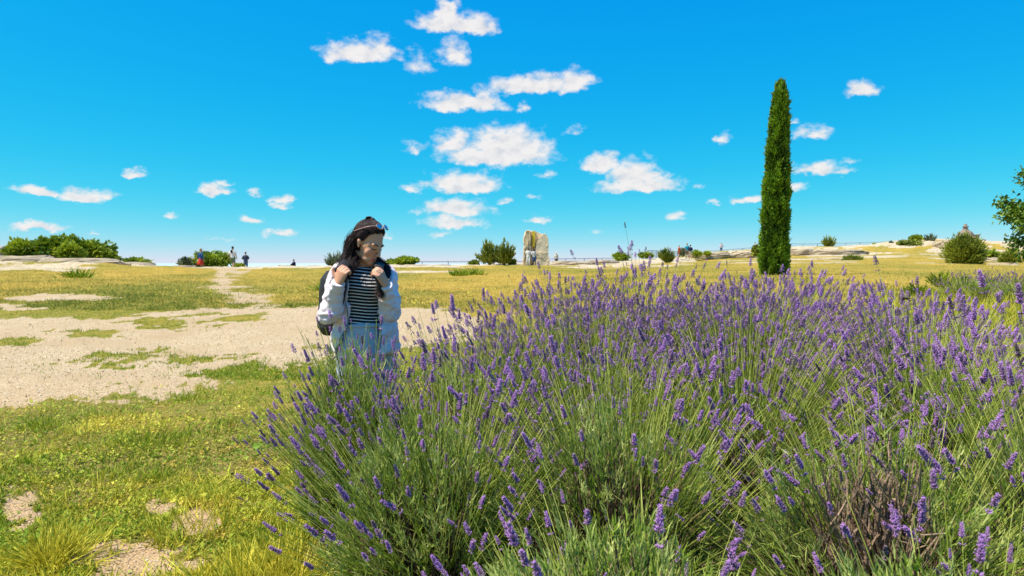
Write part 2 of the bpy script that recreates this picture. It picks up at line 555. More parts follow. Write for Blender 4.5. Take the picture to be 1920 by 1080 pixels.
front = np.arange(-44, 44.01, 0.24)
side = np.concatenate([np.arange(-180, -44, 4.0), front, np.arange(48, 180.0, 4.0)])
ang = np.radians(side)
rad = np.concatenate([[0.25, .5, .75], np.exp(np.arange(0, math.log(160), 0.018)), np.geomspace(165, 2500, 24)])
A, RR = np.meshgrid(ang, rad)
X, Y = RR * np.sin(A), RR * np.cos(A)
Z = terrain_h(X, Y)
V = np.stack([X.ravel(), Y.ravel(), Z.ravel()], 1)
na, nr = len(ang), len(rad)
i0 = (np.arange(nr - 1)[:, None] * na + np.arange(na)[None, :])
i1 = (np.arange(nr - 1)[:, None] * na + (np.arange(na)[None, :] + 1) % na)
Q = np.stack([i0, i1, i1 + na, i0 + na], -1).reshape(-1, 4)
cidx = len(V)
V = np.vstack([V, [[0, 0, float(terrain_h(np.array([0.0]), np.array([0.0]))[0])]]])
T = np.stack([np.full(na, cidx), (np.arange(na) + 1) % na, np.arange(na)], 1)
bm_ = bare_mask(V[:, 0], V[:, 1], V[:, 2])
rk_ = rock_mask(V[:, 0], V[:, 1], V[:, 2])
dr_ = dry_mask(V[:, 0], V[:, 1], V[:, 2])
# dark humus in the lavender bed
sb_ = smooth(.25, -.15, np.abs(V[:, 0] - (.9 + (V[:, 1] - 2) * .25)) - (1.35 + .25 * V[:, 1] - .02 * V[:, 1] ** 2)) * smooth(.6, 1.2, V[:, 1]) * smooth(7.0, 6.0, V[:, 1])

def ground_material():
    m = bpy.data.materials.new('ground'); m.use_nodes = True
    N, L = m.node_tree.nodes, m.node_tree.links
    b = N['Principled BSDF']; b.inputs['Roughness'].default_value = .95; b.inputs['Specular IOR Level'].default_value = .1
    tcn = N.new('ShaderNodeTexCoord')
    def at(n):
        a = N.new('ShaderNodeAttribute'); a.attribute_name = n; return a.outputs['Fac']
    def noise(s, d=5, r=.55):
        n = N.new('ShaderNodeTexNoise'); n.inputs['Scale'].default_value = s; n.inputs['Detail'].default_value = d; n.inputs['Roughness'].default_value = r
        L.new(tcn.outputs['Object'], n.inputs['Vector']); return n.outputs['Fac']
    def mr(x, a, c):
        n = N.new('ShaderNodeMapRange'); n.inputs['From Min'].default_value = a; n.inputs['From Max'].default_value = c
        L.new(x, n.inputs['Value']); return n.outputs[0]
    def mix(f, c1, c2):
        n = N.new('ShaderNodeMix'); n.data_type = 'RGBA'; L.new(f, n.inputs[0])
        for i, c in ((6, c1), (7, c2)):
            if isinstance(c, tuple): n.inputs[i].default_value = (*c, 1)
            else: L.new(c, n.inputs[i])
        return n.outputs[2]
    def mth(op, a, c):
        n = N.new('ShaderNodeMath'); n.operation = op
        for i, q in enumerate((a, c)):
            if isinstance(q, (int, float)): n.inputs[i].default_value = q
            else: L.new(q, n.inputs[i])
        return n.outputs[0]
    # plants seen from far: green to gold, mottled
    f1 = mth('ADD', mth('MULTIPLY', mth('SUBTRACT', noise(1.3, 8, .65), .5), 2.0), at('dry'))
    grass = mix(mr(f1, .05, .95), (.16, .17, .016), (.50, .31, .05))
    grass = mix(mr(noise(6.5, 6, .7), .42, .66), grass, (.38, .27, .06))
    grass = mix(mr(noise(28, 3), .52, .72), grass, (.12, .12, .010))
    # gravel: many small stones of their own colours
    vo = N.new('ShaderNodeTexVoronoi'); vo.inputs['Scale'].default_value = 60; L.new(tcn.outputs['Object'], vo.inputs['Vector'])
    sep_ = N.new('ShaderNodeSeparateColor'); L.new(vo.outputs['Color'], sep_.inputs[0])
    grav = mix(sep_.outputs[0], (.31, .21, .11), (.56, .42, .25))
    grav = mix(mr(sep_.outputs[1], .8, .85), grav, (.64, .53, .37))
    grav = mix(mr(noise(.8, 5), .4, .7), grav, mix(noise(30, 3), (.36, .24, .125), (.50, .37, .22)))
    rock = mix(mr(noise(1.1, 8, .65), .35, .65), (.44, .34, .21), (.60, .50, .34))
    rock = mix(mr(noise(2.5, 8, .75), .50, .66), rock, (.31, .23, .13))
    # irregular, crisp edges between them
    fb = mr(mth('ADD', at('bare'), mth('MULTIPLY', mth('SUBTRACT', noise(16, 6, .75), .5), 1.6)), .42, .6)
    fr = mr(mth('ADD', at('rock'), mth('MULTIPLY', mth('SUBTRACT', noise(1.6, 8, .75), .5), 1.7)), .40, .62)
    vo2 = N.new('ShaderNodeTexVoronoi'); vo2.inputs['Scale'].default_value = 150; L.new(tcn.outputs['Object'], vo2.inputs['Vector'])
    sp2 = N.new('ShaderNodeSeparateColor'); L.new(vo2.outputs['Color'], sp2.inputs[0])
    sand = mix(sp2.outputs[0], (.34, .22, .11), (.52, .37, .21))
    sand = mix(mr(noise(3, 6, .7), .35, .7), sand, (.44, .29, .15))
    grav = mix(at('near'), grav, sand)
    grass = mix(mth('MULTIPLY', at('near'), .75), grass, mix(mr(noise(18, 6, .7), .4, .6), (.09, .085, .02), (.25, .19, .06)))  # brown green soil, darkened to paint in the shade between near plants
    c = mix(fb, grass, grav)
    c = mix(fr, c, rock)
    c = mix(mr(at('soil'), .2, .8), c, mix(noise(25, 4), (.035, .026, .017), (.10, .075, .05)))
    L.new(c, b.inputs['Base Color'])
    bp = N.new('ShaderNodeBump'); bp.inputs['Strength'].default_value = .7; bp.inputs['Distance'].default_value = .02
    hgt = mth('ADD', mth('MULTIPLY', vo.outputs['Distance'], -1.0), noise(14, 6, .7))
    L.new(hgt, bp.inputs['Height']); L.new(bp.outputs[0], b.inputs['Normal'])
    return m

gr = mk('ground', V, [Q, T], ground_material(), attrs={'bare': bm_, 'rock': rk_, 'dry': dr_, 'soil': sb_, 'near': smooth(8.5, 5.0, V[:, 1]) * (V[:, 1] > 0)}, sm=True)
gr['kind'] = 'structure'
gr['label'] = 'plateau of pale gravel, dry meadow and white rock'

# far plain beyond the plateau edge; haze is painted into its pale blue
ms = bpy.data.materials.new('hazy_plain'); ms.use_nodes = True
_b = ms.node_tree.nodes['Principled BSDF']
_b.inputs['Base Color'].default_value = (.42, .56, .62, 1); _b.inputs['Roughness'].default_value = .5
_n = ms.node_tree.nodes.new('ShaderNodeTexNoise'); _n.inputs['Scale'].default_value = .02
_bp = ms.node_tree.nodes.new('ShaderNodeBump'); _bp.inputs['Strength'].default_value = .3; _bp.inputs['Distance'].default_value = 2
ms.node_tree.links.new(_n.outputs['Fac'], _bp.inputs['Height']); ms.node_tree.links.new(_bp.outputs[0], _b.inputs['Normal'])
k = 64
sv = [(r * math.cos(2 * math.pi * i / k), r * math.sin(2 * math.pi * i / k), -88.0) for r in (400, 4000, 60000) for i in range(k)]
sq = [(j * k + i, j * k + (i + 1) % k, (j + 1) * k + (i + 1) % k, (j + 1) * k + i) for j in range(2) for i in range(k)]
se = mk('hazy_plain', sv, np.array(sq), ms)
se['kind'] = 'structure'; se['label'] = 'thin strip of far plain on the horizon, haze painted in pale blue'

def gz(x, y):
    return float(terrain_h(np.array([float(x)]), np.array([float(y)]))[0])

def on_ground(u, y):
    """ground point under photo column u at distance y"""
    x = (u - 960) / F * y
    return Vector((x, y, gz(x, y)))
# ---------------------------------------------------------------- lavender
M_STEM = mat('lavender_stem', (.24, .33, .016), (.72, .71, .20), rough=.6, scale=3, amt=.5, trans=.38)
M_LLEAF = mat('lavender_leaf', (.22, .32, .022), (.66, .68, .24), rough=.6, scale=4, amt=.5, trans=.38)
M_WOOD = mat('lavender_wood', (.11, .065, .04), (.30, .20, .13), rough=.9, scale=20, amt=.8, bump=.5, bscale=80)
M_FLOWER = mat('lavender_flower', (.25, .175, .17), (.62, .30, .78), rough=.65, scale=30, amt=.25, trans=.3)

def unit(v):
    return v / (np.linalg.norm(v, axis=-1, keepdims=True) + 1e-12)

def frames(D):
    """N x 3 x 3 rotation matrices whose third column is D, with a random turn"""
    D = unit(D)
    r = unit(rng.normal(size=D.shape))
    A = unit(r - D * np.sum(r * D, 1, keepdims=True))
    B = np.cross(D, A)
    return np.stack([A, B, D], 2)

def scatter(tv, tf, M, P, s, ttint=None, etint=None):
    """copies of a template: rotations M (N,3,3), positions P, scales s (N,) or (N,3)"""
    s = np.asarray(s, float)
    if s.ndim == 1:
        s = s[:, None]
    W = np.einsum('nij,nkj->nki', M, tv[None] * s[:, None, :]) + P[:, None, :]
    n, k = len(P), len(tv)
    off = (np.arange(n) * k)[:, None, None]
    fs = [(f[None] + off).reshape(-1, f.shape[1]) for f in tf]
    t = None
    if ttint is not None:
        e = np.zeros(n) if etint is None else etint
        t = np.clip(ttint[None] + e[:, None], 0, 1).ravel()
    return W.reshape(-1, 3), fs, t

def stems(P, rad, ns=3):
    """many thin stems at once: P (N,K,3), rad (N,K)"""
    N_, K, _ = P.shape
    T = unit(np.gradient(P, axis=1))
    r = unit(rng.normal(size=(N_, 3)))[:, None, :]
    A = unit(r - T * np.sum(r * T, 2, keepdims=True))
    B = np.cross(T, A)
    ph = np.arange(ns) * 2 * math.pi / ns
    V = P[:, :, None, :] + rad[:, :, None, None] * (A[:, :, None, :] * np.cos(ph)[None, None, :, None] + B[:, :, None, :] * np.sin(ph)[None, None, :, None])
    idx = np.arange(N_ * K * ns).reshape(N_, K, ns)
    a, b = idx[:, :-1], idx[:, 1:]
    f = np.stack([a, np.roll(a, -1, 2), np.roll(b, -1, 2), b], -1).reshape(-1, 4)
    return V.reshape(-1, 3), f

def spike_template(nw, nb, br, seed, bud=3, gap=True, bright=.5):
    """a lavender flower head: whorls of small calyx buds, some open corollas. unit: metres, along +Z from the stem end"""
    g = np.random.default_rng(seed)
    V, Tq, tint, n = [], [], [], 0
    L = .013 * nw * .62
    zs = list(np.linspace(0.006, L, nw))
    if gap:
        zs = [-.022 - .01 * g.random()] + zs
    for wi, z in enumerate(zs):
        t = (z + .0) / L if z > 0 else .25
        rr = .0062 * (1.0 - .45 * max(0, t) ** 2.2) * br
        m = nb if z > 0 else max(3, nb - 2)
        for k in range(m):
            ph = 2 * math.pi * (k + .5 * (wi % 2)) / m + g.normal() * .2
            up = .55 + .35 * g.random() + (.8 * t if z > 0 else 0)
            d = np.array([math.cos(ph), math.sin(ph), up]); d /= np.linalg.norm(d)
            o = np.array([0, 0, z + g.normal() * .0012])
            ln = rr * 1.75 * (.8 + .4 * g.random())
            a = np.cross(d, [0, 0, 1]); a /= np.linalg.norm(a); b = np.cross(d, a)
            w = .0030 * br * (.85 + .3 * g.random())
            mid = o + d * ln * .62
            base = o + d * ln * .08
            tip = o + d * ln * 1.12
            ring = [mid + w * (a * math.cos(2 * math.pi * j / bud) + b * math.sin(2 * math.pi * j / bud)) for j in range(bud)]
            V += [base, tip] + ring
            open_ = g.random() < bright
            tint += [.08, .95 if open_ else .42] + [(.62 if open_ else .30) + .16 * g.normal() for _ in ring]
            for j in range(bud):
                if bud > 3:
                    Tq.append((n, n + 2 + (j + 1) % bud, n + 2 + j))
                Tq.append((n + 1, n + 2 + j, n + 2 + (j + 1) % bud))
            n += 2 + bud
            if open_ and bud > 3:          # small two-lipped corolla at the mouth of the calyx
                q = tip
                for sgn in (-1, 1):
                    p1 = q + d * .0022 + a * .0032 * sgn + b * .001
                    p2 = q + d * .0018 + a * .0010 * sgn + b * .0036 * sgn
                    V += [q, p1, p2]; tint += [.7, 1, 1]
                    Tq.append((n, n + 1, n + 2)); n += 3
    # thin stalk through the whole head
    b0 = n
    for z in (min(zs) - .004, L * .97):
        for j in range(3):
            V.append(np.array([.0012 * math.cos(j * 2.1), .0012 * math.sin(j * 2.1), z])); tint.append(.05)
    for j in range(3):
        k2 = (j + 1) % 3
        Tq += [(b0 + j, b0 + k2, b0 + 3 + k2), (b0 + j, b0 + 3 + k2, b0 + 3 + j)]
    return np.array(V), [np.array(Tq)], np.clip(np.array(tint), 0, 1)

SPIKE_HI = [spike_template(int(7 + s % 4), 8, 1.3, 100 + s, bud=4, gap=s % 3 != 0, bright=(.35, .6, .75, .2, .5, .65, .45, .8)[s]) for s in range(8)]
SPIKE_LO = [spike_template(int(6 + s % 2), 5, 1.55, 200 + s, bud=3, gap=s % 3 == 0, bright=(.3, .6, .8, .45, .55)[s]) for s in range(5)]
for _i, _d in ((1, .30), (4, .22), (6, .38)):               # withered heads, brown grey
    _v, _f, _t = spike_template(6, 7, 1.05, 140 + _i, bud=4, gap=True, bright=.03)
    SPIKE_HI.append((_v, _f, np.clip(_t - _d, 0, 1)))
for _i, _d in ((1, .25), (2, .35)):
    _v, _f, _t = spike_template(6, 5, 1.2, 240 + _i, bud=3, gap=False, bright=.03)
    SPIKE_LO.append((_v, _f, np.clip(_t - _d, 0, 1)))
SPIKE_MESH = [make_mesh('flower_spike', v, f, M_FLOWER, tint=t) for v, f, t in SPIKE_HI]

SPIKE_P = np.array([1.0] * 8 + [.45] * 3); SPIKE_P /= SPIKE_P.sum()
SPIKE_Q = np.array([1.0] * 5 + [.5] * 2); SPIKE_Q /= SPIKE_Q.sum()
LEAF_V = np.array([(-.5, 0, 0), (.5, 0, 0), (-.55, .12, .5), (.55, .12, .5), (-.12, .05, 1.0), (.12, .05, 1.0)], float)
LEAF_F = [np.array([(0, 1, 3, 2), (2, 3, 5, 4)])]

LAV_GROUP = 'lavender bushes in the foreground bed'

def lavender(label, x, y, rad, hf, nshoot, nstem, L, lean=(0, 0), dead=None, flower=1.0, spread=1.0, parts=110, thin=1.0, name='lavender_bush', group=LAV_GROUP, dull=0.0, leafy=14, base=None, tall=0.0, hs=1.0, low=.05, tallp=.06):
    z0 = gz(x, y) if base is None else base
    t = thing(name, label, 'lavender', (x, y, z0), 0, group)
    lean = np.array([lean[0], lean[1], 0.0])
    def dome(n, top=1.0):
        ct = rng.random(n) ** .8 * (1 - low) + low                     # cos of the angle from the vertical
        ph = rng.random(n) * 2 * math.pi
        st = np.sqrt(1 - ct ** 2)
        d = np.stack([st * np.cos(ph), st * np.sin(ph), ct], 1)
        k = 1 + .22 * (fbm2(ph * 1.3 + x * 7, ct * 3 + y * 5, 61, 2) - .5) * 2
        return d, k
    cam_dir = np.array([-x, -y, CAMZ - z0 - hf * .6]); cam_dir /= np.linalg.norm(cam_dir)
    # --- shoots: woody branch + needle leaves
    d, k = dome(nshoot)
    tip = d * np.array([rad, rad, hf]) * (k * rng.uniform(.72, 1.0, nshoot))[:, None] + lean * hf * .25
    base_p = np.stack([rng.normal(0, rad * .16, nshoot), rng.normal(0, rad * .16, nshoot), np.full(nshoot, .0)], 1)
    mid = base_p * .6 + tip * .45 + np.array([0, 0, -.03])
    dead_m = np.zeros(nshoot, bool)
    if dead is not None:
        dd = np.array(dead[:3], float); dd /= np.linalg.norm(dd)
        dead_m = d @ dd > dead[3]
    P = np.stack([base_p, mid + rng.normal(0, .015, (nshoot, 3)), tip * .72 + mid * .28 + rng.normal(0, .012, (nshoot, 3)), tip], 1)
    rr = np.stack([np.full(nshoot, .0055), np.full(nshoot, .004), np.full(nshoot, .0028), np.full(nshoot, .0015)], 1) * rng.uniform(.7, 1.3, (nshoot, 1))
    rr[dead_m] *= 1.5
    sv_, sf_ = stems(P, rr)
    o = mk('woody_branches', sv_, sf_, M_WOOD, t, tint=np.repeat(np.where(dead_m, rng.uniform(.6, 1.1, nshoot), rng.uniform(-.1, .5, nshoot)), 12))
    o['kind'] = 'stuff'
    if dead is not None:                                          # dead knobby twigs in the bald side
        nd = 160
        ii = rng.choice(np.nonzero(dead_m)[0], nd) if dead_m.any() else np.zeros(nd, int)
        p0 = tip[ii] * rng.uniform(.55, .95, (nd, 1))
        dr = unit(d[ii] * .5 + np.array([0, 0, .7]) + rng.normal(0, .35, (nd, 3)))
        ln = rng.uniform(.05, .13, (nd, 1))
        Pd = np.stack([p0, p0 + dr * ln * .5 + rng.normal(0, .008, (nd, 3)), p0 + dr * ln], 1)
        v_, f_ = stems(Pd, np.tile([.0035, .0032, .002], (nd, 1)) * rng.uniform(.7, 1.3, (nd, 1)))
        q = mk('dead_twigs', v_, f_, M_WOOD, t, tint=np.repeat(rng.uniform(.5, 1.2, nd), 9))
        q['kind'] = 'stuff'; q['label'] = 'bare brown twigs on the bald side'
    live = np.nonzero(~dead_m)[0]
    nl = len(live) * leafy
    li = np.repeat(live, leafy)
    ax = unit(tip[li] - mid[li] * .7 + np.array([0, 0, .12]) + lean * .1)
    s = rng.uniform(-.10, .03, nl)
    lp = tip[li] + ax * s[:, None] + rng.normal(0, .006, (nl, 3))
    ld = unit(ax + unit(rng.normal(size=(nl, 3))) * rng.uniform(.25, .75, (nl, 1)))
    sz = np.stack([rng.uniform(.0026, .0050, nl), np.full(nl, .03), rng.uniform(.030, .062, nl)], 1)
    tt = np.array([.25, .25, .5, .5, .6, .6])
    v_, f_, tn = scatter(LEAF_V, LEAF_F, frames(ld), lp, sz, tt, np.repeat(rng.normal(-.12, .22, nshoot)[live], leafy) + rng.normal(0, .12, nl))
    o = mk('leaves', v_, f_, M_LLEAF, t, tint=tn)
    o['kind'] = 'stuff'
    # --- flowering stems
    d, k = dome(nstem)
    if dead is not None:
        keep = d @ dd < dead[3] + .05
        d, k = d[keep], k[keep]
    n = len(d)
    root = d * np.array([rad, rad, hf]) * (k * rng.uniform(.35, .75, n))[:, None]
    dirn = unit(d * np.array([1, 1, .9]) * spread + np.array([0, 0, .55]) + lean * .8 + rng.normal(0, .10, (n, 3)))
    ln = L * rng.uniform(.62, 1.12, n) * (1 + tall * (rng.random(n) < tallp))
    bend = unit(np.stack([d[:, 0], d[:, 1], 0 * d[:, 0]], 1) + lean + rng.normal(0, .35, (n, 3))) * (ln * rng.uniform(.02, .20, n) * np.where(rng.random(n) < .10, 2.6, 1))[:, None]
    bend[:, 2] *= .4
    ts = np.array([0, .34, .68, 1.0])
    full = ln + hf * .30
    Ps = root[:, None, :] + dirn[:, None, :] * (full[:, None] * ts[None, :])[:, :, None] + bend[:, None, :] * (ts[None, :, None] ** 2)
    dist = np.linalg.norm(np.array([x, y, z0 - CAMZ]) + Ps[:, -1], axis=1)
    rs = np.tile([.0015, .0013, .0012, .0010], (n, 1)) * rng.uniform(.8, 1.25, (n, 1)) * thin
    v_, f_ = stems(Ps, rs)
    tint = (np.tile([-.1, .15, .4, .55], (n, 1)) + rng.normal(0, .18, (n, 1)))
    o = mk('stems', v_, f_, M_STEM, t, tint=np.clip(np.repeat(tint.ravel(), 3), 0, 1))
    o['kind'] = 'stuff'
    # --- flower heads: the largest ones are single parts, the rest one joined part
    fl = np.nonzero(rng.random(n) < flower)[0]
    end = Ps[fl, -1]
    ed = unit(Ps[fl, -1] - Ps[fl, -2] + np.array([0, 0, .02]))
    dist = dist[fl]
    W = end + np.array([x, y, z0])
    u_, v2 = to_uv(W[:, 0], W[:, 1], W[:, 2])
    inview = (u_ > -20) & (u_ < 1940) & (v2 < 1100) & (dist > .3)
    order = np.argsort(np.where(inview, dist, 99))
    sz = hs * rng.uniform(.62, 1.18, len(fl)) * np.where(rng.random(len(fl)) < .18, .6, 1)
    near = order[:parts]
    rest = order[parts:]
    Mf = frames(ed)
    for q, i in enumerate(near):
        h = link('flower_spike', SPIKE_MESH[int(rng.choice(len(SPIKE_MESH), p=SPIKE_P))], t)
        mm = Matrix(Mf[i].tolist()).to_4x4()
        mm.translation = Vector(end[i])
        h.matrix_local = mm @ Matrix.Diagonal((sz[i] * rng.uniform(.85, 1.1), sz[i] * rng.uniform(.85, 1.1), sz[i] * rng.uniform(.85, 1.15), 1))
    if len(rest):
        items, tn = [], []
        pick = rng.choice(len(SPIKE_LO), len(rest), p=SPIKE_Q)
        for s_, (tv, tf, tt_) in enumerate(SPIKE_LO):
            ii = rest[pick == s_]
            if not len(ii):
                continue
            a, b, c = scatter(tv, tf, Mf[ii], end[ii], sz[ii], tt_, rng.normal(-dull, .10, len(ii)))
            items.append((a, b)); tn.append(c)
        v_, f_ = cat_arrays(items)
        o = mk('flower_spikes', v_, f_, M_FLOWER, t, tint=np.concatenate(tn))
        o['kind'] = 'stuff'
    return t

# label, x, y, radius, foliage height, shoots, flower stems, stem length
LB = [
    dict(label='front left lavender bush with long thin stems leaning out over the yellow grass', x=-.32, y=2.70, rad=.45, hf=.75, nshoot=760, nstem=560, L=.28, lean=(-.18, .0), flower=.34, parts=150, hs=.8, spread=.9, low=.2, leafy=16),
    dict(label='lavender bush at the far left tip, its thin dark stems crossing the pale jeans', x=-.73, y=3.24, rad=.33, hf=.90, nshoot=900, nstem=700, L=.18, lean=(-.16, .0), flower=.34, parts=110, hs=.72, spread=.85, low=.28, leafy=16),
    dict(label='low lavender bush at the bottom centre, dense silvery green leaves and few flowers', x=.24, y=1.74, rad=.54, hf=.60, nshoot=1150, nstem=240, L=.22, lean=(-.30, .0), flower=.30, parts=80, hs=.8, leafy=18),
    dict(label='lavender bush at the bottom right corner, mostly green leaves close to the camera', x=1.02, y=1.50, rad=.43, hf=.62, nshoot=950, nstem=150, L=.22, lean=(-.12, .0), flower=.22, parts=40, hs=.8, leafy=18),
    dict(label='lavender bush with a bald side of bare brown twigs beside a dark gap', x=1.25, y=2.28, rad=.52, hf=.70, nshoot=950, nstem=300, L=.28, lean=(-.1, .05), flower=.32, parts=100, hs=.78, dead=(-.26, -.40, .86, .915)),
    dict(label='lavender bush in the middle with bright violet heads above dense straight stems', x=.42, y=2.75, rad=.58, hf=.70, nshoot=700, nstem=560, L=.32, lean=(-.15, .05), flower=.38, parts=150, hs=.8),
    dict(label='tall lavender bush at the right edge with the largest violet flower heads', x=1.95, y=2.35, rad=.58, hf=.80, nshoot=420, nstem=520, L=.42, lean=(-.05, 0), flower=.5, parts=120, hs=.9, tall=.1),
    dict(label='lavender bush right of the woman in the white jacket, dense with slender stems', x=-.25, y=3.42, rad=.50, hf=.80, nshoot=560, nstem=600, L=.34, lean=(-.18, 0), flower=.42, parts=100, hs=.85, spread=1.0),
    dict(label='lavender bush at the left edge of the bed halfway between the woman and the skyline', x=-.02, y=4.35, rad=.52, hf=.80, nshoot=300, nstem=620, L=.40, lean=(-.12, 0), flower=.6, parts=60, hs=.9),
    dict(label='lavender bush in the second row right of the woman, its stems pale and crowded', x=.42, y=3.85, rad=.62, hf=.74, nshoot=320, nstem=720, L=.40, lean=(-.08, 0), flower=.62, parts=80, hs=.85),
    dict(label='lavender bush in the middle of the bed with crowded purple heads on pale stems', x=1.15, y=3.45, rad=.62, hf=.62, nshoot=320, nstem=740, L=.40, lean=(-.03, 0), flower=.62, parts=100, hs=.85),
    dict(label='lavender bush thick with purple heads below the round pine bush', x=2.15, y=3.5, rad=.66, hf=.62, nshoot=320, nstem=950, L=.42, lean=(0, 0), flower=.72, parts=80),
    dict(label='lavender bush at the back left with heads standing up against the golden meadow', x=.42, y=5.0, rad=.62, hf=.80, nshoot=260, nstem=950, L=.44, lean=(-.04, 0), flower=.8, parts=30, tall=.15),
    dict(label='lavender bush in front of the carved stone, its tallest heads above the skyline', x=1.0, y=5.2, rad=.64, hf=.66, nshoot=200, nstem=1050, L=.42, lean=(0, 0), flower=.85, parts=60, tall=.5, tallp=.08),
    dict(label='lavender bush at the back between the carved stone and the cypress, deep purple', x=1.65, y=4.75, rad=.66, hf=.58, nshoot=200, nstem=1150, L=.42, lean=(0, 0), flower=.85, parts=30),
    dict(label='lavender bush at the back in front of the cypress foot', x=2.25, y=5.5, rad=.64, hf=.52, nshoot=180, nstem=1050, L=.42, lean=(0, 0), flower=.88, parts=20),
    dict(label='lavender bush at the back right of the cypress, in front of the small post', x=2.75, y=4.7, rad=.62, hf=.50, nshoot=180, nstem=950, L=.42, lean=(.02, 0), flower=.85, parts=20, tall=.1),
]
for q in LB:
    lavender(**q)
# ---------------------------------------------------------------- grass and ground cover
M_GRASS = mat('grass_blades', (.17, .26, .010), (.76, .63, .065), rough=.7, scale=.8, amt=.35, trans=.25)
M_MEADOW = mat('meadow_blades', (.13, .19, .016), (.66, .46, .10), rough=.75, scale=.5, amt=.6, trans=.2)
M_WEED = mat('ground_weeds', (.17, .29, .012), (.70, .64, .065), rough=.7, scale=1.6, amt=.8, trans=.2, c3=(.54, .36, .05))
M_YEL = mat('yellow_petals', (.62, .46, .03), (.75, .62, .05), rough=.7)
M_STONE = mat('pebble_stone', (.34, .23, .13), (.66, .53, .36), rough=.9, scale=12, amt=.2, spec=.15)

BLADE_V = np.array([(-.5, 0, 0), (.5, 0, 0), (-.4, .10, .5), (.4, .10, .5), (0, .34, 1.0)], float)
BLADE_F = [np.array([(0, 1, 3, 2)]), np.array([(2, 3, 4)])]

BLADE1_V = np.array([(-.5, 0, 0), (.5, 0, 0), (0, .30, 1.0)], float)
BLADE1_F = [np.array([(0, 1, 2)])]

def field_points(n, u0, u1, y0, y1, p=1.0):
    """points on the ground inside a sector of the view, even per picture area for p = 1"""
    k = rng.random(n)
    y = 1 / ((1 / y0) * (1 - k) + (1 / y1) * k) if p == 1 else y0 * (y1 / y0) ** k
    u = rng.uniform(u0, u1, n)
    x = (u - 960) / F * y
    return x, y

def upright(n, tilt):
    D = np.stack([rng.normal(0, tilt, n), rng.normal(0, tilt, n), np.ones(n)], 1)
    return frames(D)

def in_bed(x, y):
    d = np.full(len(x), 9.0)
    for q in LB:
        d = np.minimum(d, np.hypot(x - q['x'], y - q['y']) / (q['rad'] * .9))
    return d < 1

def grass_patch(name, n, u0, u1, y0, y1, h, w, tilt, m, keep, tint, p=1.0, label=None):
    x, y = field_points(n, u0, u1, y0, y1, p)
    z = terrain_h(x, y)
    b, r, d = bare_mask(x, y, z), rock_mask(x, y, z), dry_mask(x, y, z)
    k = keep(x, y, b, r, d) > rng.random(n)
    k &= ~in_bed(x, y)
    x, y, z, d = x[k], y[k], z[k], d[k]
    m_ = len(x)
    cl = fbm2(x * 2.2, y * 2.2, 71, 3)
    cl = cl + (cl - .5) * 1.2
    hh = h * rng.uniform(.5, 1.25, m_) * (.5 + cl)
    ww = w * rng.uniform(.7, 1.3, m_)
    far = y0 > 8                       # beyond a few metres a blade is a single sliver
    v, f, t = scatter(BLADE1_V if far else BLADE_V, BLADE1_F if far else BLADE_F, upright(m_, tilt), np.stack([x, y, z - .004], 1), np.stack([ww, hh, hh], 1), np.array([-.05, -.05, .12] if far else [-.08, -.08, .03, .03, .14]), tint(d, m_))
    o = mk(name, v, f, m, tint=t)
    o['kind'] = 'stuff'
    if label: o['label'] = label
    return o

gtint = lambda d, n: d * .95 - .12 + rng.normal(0, .16, n)
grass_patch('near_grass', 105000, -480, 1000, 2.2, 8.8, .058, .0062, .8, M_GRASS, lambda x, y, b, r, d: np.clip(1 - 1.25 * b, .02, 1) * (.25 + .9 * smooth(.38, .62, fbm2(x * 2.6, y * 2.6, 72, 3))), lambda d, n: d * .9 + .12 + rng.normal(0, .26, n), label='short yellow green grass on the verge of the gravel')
# small round leaved weeds lying close to the soil
WEED_V = np.array([(0, 0, 0), (.5, .25, .12), (0, 1.0, .22), (-.5, .25, .12)], float)
WEED_F = [np.array([(0, 1, 2, 3)])]
x, y = field_points(125000, -480, 1000, 2.3, 9.5)
z = terrain_h(x, y)
b, d = bare_mask(x, y, z), dry_mask(x, y, z)
k = (np.clip(1.05 - 1.4 * b, 0.01, 1) * (.35 + .9 * smooth(.36, .6, fbm2(x * 2.1 + 4, y * 2.1, 74, 3))) > rng.random(len(x))) & ~in_bed(x, y)
x, y, z, d = x[k], y[k], z[k], d[k]
n = len(x)
pn = fbm2(x * 3, y * 3, 81, 3)
sz = rng.lognormal(-4.02, .38, n)
v, f, t = scatter(WEED_V, WEED_F, upright(n, .8), np.stack([x, y, z + rng.uniform(0, .026, n) * (.4 + pn)], 1), np.stack([sz * .7, sz, sz], 1), np.array([0, 0, .1, 0]), d * .5 + (pn - .5) * 1.6 + .18 + rng.normal(0, .15, n))
o = mk('ground_weeds', v, f, M_WEED, tint=t)
o['kind'] = 'stuff'; o['label'] = 'low mat of green and yellow weeds in the foreground'
grass_patch('path_grass', 80000, -480, 980, 8.0, 21, .05, .008, .55, M_GRASS, lambda x, y, b, r, d: np.clip(.95 - 1.15 * b, .025, 1), lambda d, n: d * .35 - .02 + rng.normal(0, .14, n), label='green grass islands in the gravel')
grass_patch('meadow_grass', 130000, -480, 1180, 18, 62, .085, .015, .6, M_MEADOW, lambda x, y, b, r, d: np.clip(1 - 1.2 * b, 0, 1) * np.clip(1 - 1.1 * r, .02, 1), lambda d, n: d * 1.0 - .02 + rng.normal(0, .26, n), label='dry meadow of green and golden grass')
grass_patch('hill_grass', 85000, 1100, 2450, 9, 125, .085, .02, .6, M_MEADOW, lambda x, y, b, r, d: np.clip(1 - 1.1 * r, .01, 1) * np.clip(1 - b, 0, 1) * (.25 + smooth(.4, .6, fbm2(x * .5, y * .35, 77, 3))), lambda d, n: d * .9 + .1 + rng.normal(0, .15, n), p=2, label='golden grass on the rocky rise')
